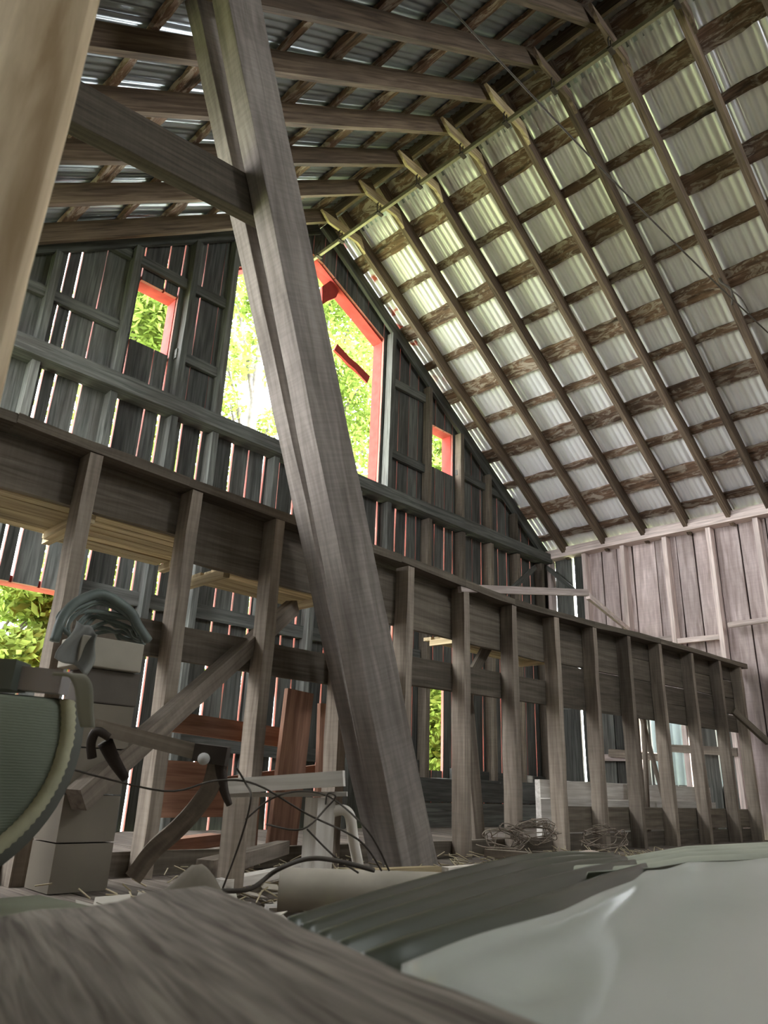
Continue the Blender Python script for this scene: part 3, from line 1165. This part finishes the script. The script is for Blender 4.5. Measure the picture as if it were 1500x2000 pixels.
# white sheet metal: bottom right
ZS = -0.21
bound = [(785, 1886, -.21), (1100, 1779, -.20), (1233, 1721, -.185), (1271, 1703, -.18), (1345, 1684, -.175), (1500, 1678, -.18), (1640, 1672, -.19)]
bp_ = [AZ(x, y, z) for x, y, z in bound]
nb = [AZ(x, y, z) for x, y, z in [(760, 2150, -.23), (950, 2150, -.23), (1150, 2150, -.23), (1300, 2150, -.23), (1450, 2150, -.23), (1650, 2150, -.23), (1900, 2150, -.23)]]


def lerp_list(L_, t):
    f_ = t * (len(L_) - 1)
    i = min(int(f_), len(L_) - 2)
    return L_[i].lerp(L_[i + 1], f_ - i)


def sheet(u, v):
    a, b = lerp_list(bp_, u), lerp_list(nb, u)
    p = a.lerp(b, v ** 1.5)
    dz = 0.0025 * math.sin(u * 17 + v * 3) + 0.002 * math.sin(v * 14 + u * 6)
    d = Vector((p.x, p.y)) - Vector((.84, .62))
    dz -= 0.012 * math.exp(-d.length_squared / 0.004)
    e = 0.003 * max(0, 1 - v * 8) * math.sin(u * 31)
    return (p.x, p.y, p.z + dz + e)


mb = MB()
mb.grid(sheet, 60, 30)
tag(mb.build('white_sheet', M['white_sheet'], solid=0.0015), 'pale greenish-white dented metal sheet lying in the lower right foreground', 'sheet')

# dark corrugated roofing sheet bent over the heap
top = [(560, 1812, -.27), (700, 1766, -.26), (860, 1718, -.25), (1020, 1679, -.24), (1110, 1672, -.24), (1200, 1675, -.25)]
bot = [(730, 1905, -.24), (800, 1880, -.225), (960, 1830, -.215), (1100, 1782, -.205), (1200, 1735, -.195), (1275, 1704, -.19)]
tp = [AZ(*q) for q in top]
bt = [AZ(*q) for q in bot]


def dark_sheet(u, v):
    a, b = lerp_list(tp, u), lerp_list(bt, u)
    p = a.lerp(b, v)
    return (p.x, p.y, p.z + 0.038 * (0.5 + 0.5 * math.cos(2 * math.pi * v * 4.5)) ** 3 - 0.02)


mb = MB()
mb.grid(dark_sheet, 24, 90)
tag(mb.build('corrugated_sheet', M['dark_tin'], solid=0.0015), 'dark green corrugated roofing sheet between the plank and the white sheet', 'sheet')
top = [(1060, 1690, -.245), (1196, 1684, -.24), (1340, 1658, -.21), (1500, 1649, -.21), (1660, 1642, -.22)]
bot = [(1150, 1712, -.205), (1280, 1702, -.195), (1345, 1690, -.19), (1500, 1684, -.19), (1660, 1680, -.2)]
tp2 = [AZ(*q) for q in top]
bt2 = [AZ(*q) for q in bot]


def pale_sheet(u, v):
    a, b = lerp_list(tp2, u), lerp_list(bt2, u)
    p = a.lerp(b, v)
    return (p.x, p.y, p.z + 0.03 * (0.5 + 0.5 * math.cos(2 * math.pi * v * 4)) ** 2 - 0.02)


mb = MB()
mb.grid(pale_sheet, 24, 80)
tag(mb.build('corrugated_sheet', plain('pale_khaki_tin', (0.42, 0.43, 0.34), 0.5, metal=0.2, scale=5), solid=0.0015),
    'pale khaki corrugated sheet arching beyond the white sheet at right', 'sheet')
# junk heap under the sheets carrying them
mb = MB()
mb.box((0.95, 0.9, FL), (2.3, 1.4, -0.36))
mb.box((2.3, 1.1, FL), (3.6, 1.9, -0.36))
tag(mb.build('lumber_heap', M['part']), 'low heap of lumber holding up the metal sheets', 'heap')

# pipe
pa, pb_ = AZ(545, 1737, -.46), AZ(930, 1748, -.46)
mb = MB()
dirp = (pb_ - pa).normalized()
r0 = 0.092
pts = [pa + dirp * t for t in (0, .02, .5, 1.0, 1.6, 2.0)]
mb.tube(pts, r0, 28, caps=False)
mb.tube(list(reversed(pts)), r0 * .88, 28, caps=False)
pipe = mb.build('clay_pipe', plain('dusty_pipe', (0.42, 0.37, 0.3), 0.6, scale=7, var=0.35))
tag(pipe, 'thick dusty tan pipe lying behind the foreground plank', 'pipe')
mb = MB()
mb.tube([pa + dirp * .03, pa + dirp * .06], r0 * .87, 28)
mb.build('bore_shade', M['iron'], pipe)  # dark disc stands in for the shade inside the open end
mb = MB()
mb.beam(AZ(520, 1782, -.56), AZ(860, 1776, -.56), 0.1, 0.05)
tag(mb.build('loose_batten', M['white_wood']), 'pale batten on the floor in front of the tan pipe', 'board')


# ------------------------------------------------------------------ clutter at left
def arc_pts(pts, Y=None, D=None):
    return [(AY(x, y, Y) if Y else AD(x, y, D)) for x, y in pts]


def smooth_path(pts, n=6):
    pts = [Vector(p) for p in pts]
    out = []
    for i in range(len(pts) - 1):
        p0, p1, p2, p3 = pts[max(i - 1, 0)], pts[i], pts[i + 1], pts[min(i + 2, len(pts) - 1)]
        for k in range(n):
            t = k / n
            out.append(0.5 * ((2 * p1) + (-p0 + p2) * t + (2 * p0 - 5 * p1 + 4 * p2 - p3) * t * t + (-p0 + 3 * p1 - 3 * p2 + p3) * t ** 3))
    out.append(pts[-1])
    return out


# drum on its side
dc = AD(-150, 1430, 1.95)
dax = Vector((-dc.x, -dc.y, 0)).normalized()
dax = (dax + Vector((0.12, 0, 0))).normalized()
du = dax.cross(Vector((0, 0, 1))).normalized()
dv = Vector((0, 0, 1))
DRr = 0.405
t = empty('drum', (dc.x, dc.y, dc.z - DRr))
tag(t, 'large grey-green round drum lying on its side with a pale ribbed rim', 'drum')


DTOP = AD(100, 1343, 1.9).z


def lathe(mb, prof, n=72, c=dc, a=dax, u_=du, v_=dv, ribs=0):
    m = len(prof)

    def fn(i, j):
        k = int(round(i * (m - 1)))
        h, r = prof[k]
        th = 2 * math.pi * j
        rr = r + (0.004 * (int(j * n) % 2) if ribs else 0)
        p = c + a * h + (u_ * math.cos(th) + v_ * math.sin(th)) * rr
        p.z = min(p.z, DTOP - 0.01 * (r < .3))
        return p
    mb.grid(fn, m - 1, n, gfn=lambda i, j: (j * 2.5, i, 0))


cloth_g = plain('grey_green_screen', (0.17, 0.19, 0.14), 0.85, scale=6, var=0.25)
mb = MB()
lathe(mb, [(0.045, 0.001), (0.045, 0.12), (0.03, 0.24), (0.008, 0.33), (-0.01, 0.352)])
nn = cloth_g.node_tree.nodes
wv = nn.new('ShaderNodeTexWave')
wv.bands_direction = 'Z'
wv.inputs['Scale'].default_value = 90
wv.inputs['Distortion'].default_value = 1.5
tcn = nn.new('ShaderNodeTexCoord')
bpn = nn.new('ShaderNodeBump')
bpn.inputs['Strength'].default_value = 0.2
bpn.inputs['Distance'].default_value = 0.003
cloth_g.node_tree.links.new(tcn.outputs['Object'], wv.inputs['Vector'])
cloth_g.node_tree.links.new(wv.outputs['Fac'], bpn.inputs['Height'])
cloth_g.node_tree.links.new(bpn.outputs[0], nn['Principled BSDF'].inputs['Normal'])
mb.build('drum_face', cloth_g, t)
mb = MB()
lathe(mb, [(-0.02, 0.345), (0.012, 0.356), (0.016, 0.372), (0.0, 0.388), (-0.035, 0.394)], n=240, ribs=1)
mb.build('rim', plain('pale_rim_webbing', (0.42, 0.4, 0.27), 0.85, scale=30), t)
mb = MB()
lathe(mb, [(-0.05, 0.40), (-0.07, 0.435), (-0.3, 0.44), (-0.55, 0.43), (-0.56, 0.001)])
mb.build('shell', plain('drum_shell', (0.12, 0.12, 0.10), 0.7), t)
mb = MB()
p0, p1 = AD(38, 1325, 1.82), AD(128, 1334, 1.82)
mb.beam(p0, p1, 0.06, 0.055, jit=0.002)
mb.build('clamp_bar', plain('grey_clamp', (0.3, 0.27, 0.26), 0.6), t)
mb = MB()
mb.beam(AD(-40, 1318, 1.80), AD(42, 1322, 1.80), 0.08, 0.07, jit=0.003)
mb.build('clamp_block', plain('dark_clamp', (0.1, 0.11, 0.09), 0.7), t)
mb = MB()
sp = smooth_path(arc_pts([(122, 1318), (148, 1322), (160, 1345), (163, 1390), (168, 1420)], D=1.80), 5)
mb.grid(lambda u, v: lerp_list(sp, u) + Vector((0.05 * (v - .5) * (1 - .5 * u), -0.02 * v, 0.0)), 24, 4)
mb.build('strap', plain('canvas_strap', (0.26, 0.25, 0.2), 0.9), t, solid=0.004)

# crate that carries the drum
ctop = dc.z - DRr - 0.003
cb = AZ(240, 1718, ctop)
ca = AZ(60, 1716, ctop)
mb = MB()
mb.beam((0.0, 1.86, (FL + ctop) / 2), (1.0, 1.98, (FL + ctop) / 2), 0.66, ctop - FL, jit=0.002)
tag(mb.build('storage_box', plain('pale_green_box', (0.27, 0.27, 0.2), 0.7), bevel=0.004), 'plain grey-green box on the floor under the round drum', 'box')

# plywood crate, dark box, carton with coil
mb = MB()
a, b = AY(158, 1370, 4.45), AY(262, 1380, 4.45)
zt = 0.5 * (a.z + b.z)
zz = FL
ply = plain('dusty_plywood', (0.2, 0.17, 0.13), 0.85, scale=4)
for k in range(4):
    z1 = FL + (zt - FL) * (k + 1) / 4
    mb.box((a.x, 4.45, zz + .004), (b.x, 4.78, z1 - .004))
    zz = z1
tag(mb.build('plywood_crate', ply), 'tall dusty plywood crate standing before the partition at left', 'crate')
a2, b2 = AY(168, 1310, 4.5), AY(272, 1312, 4.5)
zt2 = 0.5 * (a2.z + b2.z)
mb = MB()
mb.box((a2.x, 4.47, zt + .002), (b2.x, 4.76, zt2))
tag(mb.build('dark_box', plain('dark_board_box', (0.13, 0.11, 0.09), 0.85), bevel=0.004), 'dark box between the plywood crate and the pale carton', 'box')
a3, b3 = AY(160, 1246, 4.42), AY(284, 1252, 4.42)
zt3 = 0.5 * (a3.z + b3.z)
mb = MB()
mb.box((a3.x, 4.42, zt2 + .003), (b3.x, 4.72, zt3))
tag(mb.build('carton', plain('pale_carton', (0.42, 0.38, 0.31), 0.85, scale=5), bevel=0.003), 'pale carton with a coil of dark hose heaped on top', 'box')
t = empty('hose_coil', ((a3.x + b3.x) / 2, 4.55, zt3))
tag(t, 'heaped coil of dark grey-green hose arching over the pale carton', 'hose')
hm = plain('grey_green_hose', (0.16, 0.19, 0.17), 0.45, scale=20)
for k in range(12):
    e = k * 0.9
    jx = lambda: rnd.uniform(-14, 14)
    pts = [(118 + k * 5, 1248 - k), (120 + k * 6, 1200 + k * 3), (150 + k * 6, 1168 + k * 6), (200 + k * 3, 1162 + k * 8), (245, 1190 + k * 5), (272, 1220 + k * 3), (281 - k, 1250)]
    pts = [(x + jx(), y + jx() * .5) for x, y in pts]
    mb = MB()
    mb.tube(smooth_path([AY(x, y, 4.5 + 0.02 * k + rnd.uniform(-.02, .02)) for x, y in pts], 5), 0.013 if k else 0.03, 8)
    mb.build('hose_loop', hm, t)
mb = MB()
cl = [(150, 1215), (190, 1240), (185, 1305), (105, 1290), (125, 1235)]


def clothf(u, v):
    a = Vector((150, 1212)).lerp(Vector((108, 1285)), v)
    b = Vector((194, 1238)).lerp(Vector((172, 1318)), v)
    q = a.lerp(b, u)
    return AY(q.x + 5 * math.sin(v * 6 + u * 4), q.y + 3 * math.sin(u * 9), 4.40 - 0.05 * math.sin(u * 7 + v * 2))


mb.grid(clothf, 16, 16)
tag(mb.build('draped_cloth', plain('grey_cloth', (0.24, 0.24, 0.22), 0.95, scale=9), solid=0.003), 'grey cloth hanging down the left side of the pale carton', 'cloth')

# broken hand cultivator
t = empty('hand_cultivator', AD(300, 1700, 3.1))
tag(t, 'broken iron farm implement with a wooden slat and curved arm', 'tool')
D3 = 3.1
mb = MB()
mb.beam(AD(190, 1419, D3), AD(418, 1477, D3), 0.11, 0.06, jit=0.002)
mb.build('slat', M['stud'], t)
mb = MB()
mb.beam(AD(382, 1470, D3 - .02), AD(445, 1478, D3 - .02), 0.1, 0.075, jit=0.004)
mb.build('bracket', M['iron'], t)
mb = MB()
cc = AD(397, 1482, D3 - .1)
mb.tube([cc, cc + Vector((0.012, 0.012, 0))], 0.024, 14)
mb.build('pale_washer', plain('chalky_washer', (0.7, 0.68, 0.64), 0.8), t)
mb = MB()
pts = arc_pts([(430, 1480), (432, 1510), (438, 1545), (448, 1572)], D=D3)
mb.tube(smooth_path(pts, 3), 0.03, 8, r1=0.014)
mb.build('leg', M['iron'], t)
mb = MB()
pts = arc_pts([(205, 1448), (220, 1480), (235, 1505), (246, 1522)], D=D3)
mb.tube(smooth_path(pts, 3), 0.034, 8, r1=0.018)
mb.build('leg', M['iron'], t)
mb = MB()
mb.tube(smooth_path(arc_pts([(180, 1480), (178, 1450), (190, 1428), (215, 1440)], D=D3 - .05), 4), 0.02, 8)
mb.build('hook', M['iron'], t)
sp2 = smooth_path(arc_pts([(426, 1486), (412, 1535), (382, 1580), (345, 1620), (300, 1660), (262, 1712)], D=D3), 5)
mb = MB()
mb.sweep(sp2, 0.075, 0.035, CF)
mb.build('curved_arm', M['stud'], t)

# cloth heap in front of the box
mb = MB()


def heap(u, v):
    x = 1.22 + 0.42 * u
    y = 1.98 + 0.5 * v
    e = max(0.0, 1 - (2 * u - 1) ** 2) * max(0.0, 1 - (2 * v - 1) ** 2)
    return (x, y, FL + 0.32 * e ** 0.6 + 0.035 * math.sin(u * 13 + v * 5) * e + 0.02 * math.sin(v * 17) * e)


mb.grid(heap, 24, 20)
tag(mb.build('cloth_heap', plain('dirty_sacking', (0.2, 0.17, 0.13), 0.95, scale=12), solid=0.003), 'crumpled brown sacking heaped behind the plank at left', 'cloth')

# red-brown rails and planks behind the left partition
for k, (a, b, w, th, nm) in enumerate([
        ((325, 1408), (560, 1442), .16, .05, 'red-brown rail behind the partition at knee height'),
        ((285, 1512), (440, 1520), .22, .05, 'red-brown wide board, upper of the pair behind the second upright'),
        ((285, 1570), (440, 1570), .2, .05, 'red-brown wide board, lower of the pair behind the second upright'),
        ((440, 1530), (655, 1500), .1, .05, 'red-brown thin rail above the whitewashed bench')]):
    mb = MB()
    mb.beam(AY(a[0], a[1], 5.55), AY(b[0], b[1], 5.55), th, w, jit=0.004)
    tag(mb.build('brown_board', M['brown']), nm, 'board', 'red-brown boards behind the partition')
for k, (a, b, w, nm) in enumerate([
        ((585, 1350), (550, 1640), .3, 'broad brown plank standing left of the leaning timbers'),
        ((505, 1352), (486, 1600), .17, 'narrow brown plank standing beside the third upright'),
        ((640, 1375), (632, 1600), .2, 'brown plank standing half hidden by the leaning timbers')]):
    mb = MB()
    p0, p1 = AY(b[0], b[1], 5.4), AY(a[0], a[1], 5.4)
    p0 = p0 + (p0 - p1) * ((p0.z - FL) / (p1.z - p0.z))
    mb.beam(p0, p1, w, 0.05, up=(0, 1, 0), jit=0.004)
    tag(mb.build('standing_plank', M['brown']), nm, 'board')

# whitewashed bench
t = empty('bench', AD(600, 1700, 3.75))
tag(t, 'broken whitewashed bench left of the leaning timbers', 'bench')
DB = 3.75
mb = MB()
mb.beam(AD(446, 1535, DB), AD(672, 1520, DB), 0.16, 0.07, jit=0.004)
mb.build('seat_board', M['white_wood'], t)
mb = MB()
mb.beam(AD(446, 1553, DB), AD(678, 1551, DB), 0.1, 0.02, jit=0.002)
mb.build('seat_board', M['white_wood'], t)
mb = MB()
p0 = AD(626, 1558, DB)
mb.beam((p0.x, p0.y, FL), p0, 0.115, 0.1, up=(0, 1, 0), jit=0.003)
mb.build('leg', M['white_wood'], t)
mb = MB()
p0 = AD(465, 1556, DB + .25)
mb.beam((p0.x, p0.y, FL), p0, 0.1, 0.1, up=(0, 1, 0), jit=0.003)
mb.build('leg', M['stud'], t)
mb = MB()
mb.tube(smooth_path(arc_pts([(632, 1600), (645, 1588), (670, 1582), (684, 1596), (690, 1640), (700, 1690)], D=DB), 5), 0.028, 8)
mb.build('bent_arm', M['white_wood'], t)

# lumber scraps on the floor
def scrap(a, b, w, h, mat, label, z=FL + .03, up=(0, 0, 1)):
    mb = MB()
    mb.beam(AZ(a[0], a[1], z), AZ(b[0], b[1], z), w, h, up=up, jit=0.004)
    return tag(mb.build('lumber_scrap', mat), label, 'board', 'lumber scraps on the loft floor')


scrap((430, 1728), (600, 1694), 0.07, 0.05, M['white_wood'], 'white strip lying below the broken bench', z=-.50)
scrap((600, 1712), (850, 1700), 0.12, 0.05, M['deck'], 'pale strip lying behind the tan pipe', z=-.5)
scrap((400, 1698), (552, 1655), 0.1, 0.09, M['stud'], 'grey timber slanting up from the floor left of the bench', z=-.45)
scrap((868, 1702), (1010, 1690), 0.06, 0.05, M['white_wood'], 'thin white strip beside the foot of the leaning timbers', z=-.5)
scrap((950, 1666), (1035, 1672), 0.14, 0.06, M['stud'], 'short grey block end lying before the right partition', z=-.5)
scrap((1040, 1668), (1180, 1676), 0.14, 0.05, M['stud'], 'grey board lying along the right partition', z=-.5)
scrap((1060, 1682), (1160, 1668), 0.08, 0.05, M['rstud'], 'pale stick crossing the grey board by the right partition', z=-.42)
scrap((300, 1655), (420, 1640), 0.12, 0.1, M['brown'], 'brown scrap lying behind the curved iron arm', z=-.5)

# straw and litter
mb = MB()
for k in range(900):
    cx, cy = rnd.choice([(3.9, 4.2), (4.6, 3.4), (6.5, 4.2), (5.2, 3.9), (2.6, 3.4), (7.5, 3.6)])
    x, y = cx + rnd.gauss(0, .55), cy + rnd.gauss(0, .3)
    a = rnd.uniform(0, math.pi)
    l = rnd.uniform(.04, .16)
    z = FL + rnd.uniform(0.005, .09)
    mb.tube([(x, y, z), (x + l * math.cos(a), y + l * math.sin(a), z + rnd.uniform(-.02, .05))], 0.005, 3, caps=False)
tag(mb.build('straw_litter', plain('dry_straw', (0.5, 0.42, 0.28), 0.9, scale=20)), 'scattered straw and splinters over the loft floor', 'straw', None, 'stuff')
mb = MB()
for k in range(150):
    x, y = rnd.uniform(1.6, 3.4), rnd.uniform(2.5, 3.6)
    s = rnd.uniform(.03, .09)
    a = rnd.uniform(0, 6)
    z = FL + .01 + rnd.uniform(0, .1)
    u_, v_ = Vector((math.cos(a), math.sin(a), rnd.uniform(-.4, .4))) * s, Vector((-math.sin(a), math.cos(a), rnd.uniform(-.4, .4))) * s * .6
    c = Vector((x, y, z))
    mb.add([c - u_ - v_, c + u_ - v_, c + u_ * .8 + v_, c - u_ + v_ * .7], [(0, 1, 2, 3)])
tag(mb.build('paper_litter', plain('pale_litter', (0.55, 0.5, 0.42), 0.9), solid=0.002), 'pale chips and dry leaves littered behind the plank', 'litter', None, 'stuff')

# tangles of wire
wires = [
    ([(130, 1500), (320, 1545), (420, 1525), (500, 1532), (600, 1590), (700, 1640), (745, 1700)], 3.0, 'long wire crossing in front of the bench'),
    ([(435, 1735), (470, 1640), (490, 1560), (480, 1530), (462, 1500)], 2.9, 'wire rising steeply left of the bench'),
    ([(480, 1600), (530, 1560), (590, 1545), (650, 1560), (720, 1625), (760, 1700)], 3.1, 'wire looping over the bench top'),
    ([(520, 1610), (590, 1620), (640, 1575), (655, 1555), (640, 1550), (636, 1570)], 3.05, 'short wire with a hooked end by the bench leg'),
    ([(430, 1740), (490, 1735), (540, 1700), (600, 1678), (660, 1682), (730, 1700)], 2.7, 'thick wire arching over the tan pipe'),
    ([(600, 1620), (650, 1670), (700, 1705)], 3.0, 'straight wire slanting below the bench'),
]
for k, (pp, d, nm) in enumerate(wires):
    mb = MB()
    mb.tube(smooth_path([AD(x, y, d + 0.08 * math.sin(i * 2.1 + k)) for i, (x, y) in enumerate(pp)], 6), 0.0042 if k != 4 else 0.009, 5)
    tag(mb.build('wire', M['wire']), 'rusty ' + nm, 'wire', 'rusty wires in front of the bench')
for (cx, cy, n_, nm, yy) in ((1040, 1625, 26, 'between the two uprights right of the leaning timbers', 4.75), (985, 1640, 12, 'at the foot of the upright right of the leaning timbers', 4.4),
                             (1180, 1640, 14, 'against the kick boards at right', 4.6)):
    mb = MB()
    for k in range(n_):
        pts = []
        a0 = rnd.uniform(0, 6)
        for j in range(6):
            a = a0 + j * rnd.uniform(.4, 1.0)
            pts.append(AY(cx + rnd.gauss(0, 6) + 42 * math.cos(a), min(1672, cy + rnd.gauss(0, 5) + 20 * math.sin(a)), yy + rnd.uniform(-.12, .12)))
        mb.tube(smooth_path(pts, 4), 0.005, 4)
    tag(mb.build('wire_tangle', M['stud']), 'tangle of dry vines and wire ' + nm, 'wire', None, 'stuff')

# cable slung from the left slope to the right slope
def roof_hit(px, py):
    d = ray(px, py)
    # right: z = ZR - BR*(x-XR);  left: z = ZL - BL*(XR-x)
    tr = (ZR + BR * XR) / (d.z + BR * d.x)
    tl_ = (ZL - BL * XR) / (d.z - BL * d.x)
    c = [q for q in ((tr, 1), (tl_, -1)) if q[0] > 0]
    for q, sgn in c:
        p = d * q
        if (p.x >= XR) == (sgn > 0):
            return p
    return d * tr


h0, h1 = roof_hit(862, -3), roof_hit(1500, 650)
mb = MB()
mb.tube([h0.lerp(h1, i / 12) - Vector((0, 0, 0.12 * math.sin(math.pi * i / 12))) for i in range(13)], 0.011, 6)
tag(mb.build('cable', M['wire']), 'thin cable slung across under the roof at upper right', 'cable')
mb = MB()
p = roof_hit(1405, 545)
mb.tube(smooth_path([p, p + Vector((-.1, -.05, -.15)), p + Vector((-.02, -.15, -.3)), p + Vector((.08, -.1, -.5))], 5), 0.018, 6)
mb.tube(smooth_path([p, p + Vector((.12, -.05, -.1)), p + Vector((.2, -.2, -.35)), p + Vector((.16, -.3, -.7))], 5), 0.012, 6)
tag(mb.build('rope_end', M['wire']), 'frayed rope ends dangling from a rafter at the right edge', 'rope')

# ------------------------------------------------------------------ outdoors
g = MB()
g.grid(lambda u, v: (-30 + 80 * u, -20 + 80 * v, -5.0 + 0.2 * math.sin(u * 20) + .2 * math.sin(v * 17)), 20, 20)
gr = g.build('ground', M['grass'])
struct(gr)


def foliage(mb, c, rad, n, size=0.115):
    n = int(n * 1.6)
    c = Vector(c)
    for k in range(n):
        while True:
            q = Vector((rnd.uniform(-1, 1), rnd.uniform(-1, 1), rnd.uniform(-1, 1)))
            if q.length < 1:
                break
        p = c + Vector((q.x * rad[0], q.y * rad[1], q.z * rad[2]))
        u_ = Vector((rnd.uniform(-1, 1), rnd.uniform(-1, 1), rnd.uniform(-.6, .6))).normalized()
        v_ = u_.cross(Vector((rnd.uniform(-1, 1), rnd.uniform(-1, 1), rnd.uniform(-1, 1)))).normalized()
        s = size * rnd.uniform(.6, 1.3)
        b = len(mb.v)
        for w in (p - u_ * s, p + v_ * s * .45, p + u_ * s, p - v_ * s * .45):
            mb.v.append(P(w))
            mb.g.append(Vector((0, 0, 0)))
        tn = rnd.random()
        mb.t += [tn] * 4
        mb.f.append([b, b + 1, b + 2, b + 3])
        mb.mi.append(0)
        mb.sm.append(False)


def tree(base, hgt, r, clumps, label, lean=(0, 0), branches=6, group='trees outside the gable'):
    t = empty('tree', base)
    tag(t, label, 'tree', group)
    bx, by, bz = base
    top = Vector((bx + lean[0], by + lean[1], bz + hgt))
    mb = MB()
    bb = Vector(base)
    mb.tube([bb, bb.lerp(top, .3) + Vector((.1, 0, 0)), bb.lerp(top, .6) - Vector((.1, 0, 0)), top], r, 12, r1=r * .35)
    for (c, rad, n) in clumps[:branches * 3]:
        c = Vector(c)
        tt = min(.9, max(.25, (c.z - bz) / hgt * 0.8))
        s0 = bb.lerp(top, tt)
        mb.tube(smooth_path([s0, s0.lerp(c, .5) + Vector((0, 0, .3)), c], 3), r * .3, 6, r1=r * .08)
    mb.build('trunk', M['bark'], t)
    mb = MB()
    for (c, rad, n) in clumps:
        foliage(mb, c, rad, n)
    mb.build('foliage', M['leaf'], t)
    return t


def cl(px, py, Y, r, n, rz=None, ry=None):
    return (tuple(AY(px, py, Y)), (r, ry or r, rz or r), n)


tree(tuple(AY(492, 860, 15)) [:2] + (-5.0,), 19, 0.28, [cl(455, 560, 15, 1.0, 500), cl(440, 700, 15, .8, 340), cl(500, 700, 15.5, .9, 260), cl(520, 620, 15, 1.0, 420), cl(450, 790, 15, .45, 110),
     cl(525, 830, 15, .5, 130), cl(530, 520, 15, 1.3, 600)],
     'slender grey-barked tree seen through the left half of the big opening', group=None)
tree((13.2, 17, -5), 17, 0.3, [cl(640, 560, 16, 1.3, 1100), cl(690, 620, 16, 1.5, 1500), cl(700, 760, 16, 1.6, 1700), cl(640, 720, 16, 1.2, 900), cl(710, 880, 16, 1.3, 900), cl(660, 490, 16, 1.0, 400),
     cl(740, 700, 17, 1.5, 900), cl(670, 830, 17, 1.3, 600)],
     'dense bright green tree filling the right half of the big opening', group=None)
tree((5.6, 15.5, -5), 17, 0.22, [cl(300, 600, 14, 1.0, 900), cl(330, 650, 14, .7, 330), cl(280, 640, 14.5, .9, 400), cl(320, 560, 14, .9, 500), cl(250, 560, 15, 1, 300)],
     'leafy tree seen through the small upper left window', group=None)
tree((17.2, 15, -5), 14, 0.22, [cl(860, 865, 14, 1.2, 1300), cl(880, 920, 14, 1.0, 700), cl(830, 950, 14, 1.2, 500), cl(920, 1100, 14, 1.4, 500), cl(1000, 1150, 14, 1.4, 500)],
     'leafy tree seen through the small upper right window', group=None)
tree((16.5, 13.5, -5), 6, 0.15, [cl(850, 1400, 12.5, 1.3, 2400), cl(855, 1480, 12.5, 1.2, 2000), cl(900, 1350, 13, 1.3, 900), cl(960, 1450, 13, 1.4, 700), cl(800, 1300, 13, 1.3, 900)],
     'dense green bush seen through the low window right of the leaning timbers', group=None)
tree((4.0, 14.0, -5), 8, 0.16, [cl(60, 1165, 12.5, .8, 500, .22), cl(110, 1180, 12.5, .6, 260, .2), cl(40, 1290, 12.5, .9, 1100, .5), cl(110, 1240, 12.5, .4, 300, .5), cl(60, 1205, 12.7, .8, 160, .1)],
     'spreading tree seen through the low window at far left', group=None)
tree((1.0, 16.0, -5), 12, 0.2, [cl(100, 650, 14.5, 1.2, 260), cl(170, 860, 14.5, 1.3, 400), cl(250, 860, 14.5, 1.3, 600), cl(330, 900, 14.5, 1.3, 600), cl(420, 960, 14.5, 1.2, 600),
     cl(230, 1150, 13.5, 1.1, 600), cl(330, 1200, 13.5, 1.1, 600), cl(430, 1250, 13.5, 1.1, 600), cl(540, 1200, 13.5, 1.1, 600), cl(150, 1130, 13.5, .8, 300)],
     'leafy tree glimpsed only through the gaps between the gable boards at left', group=None)
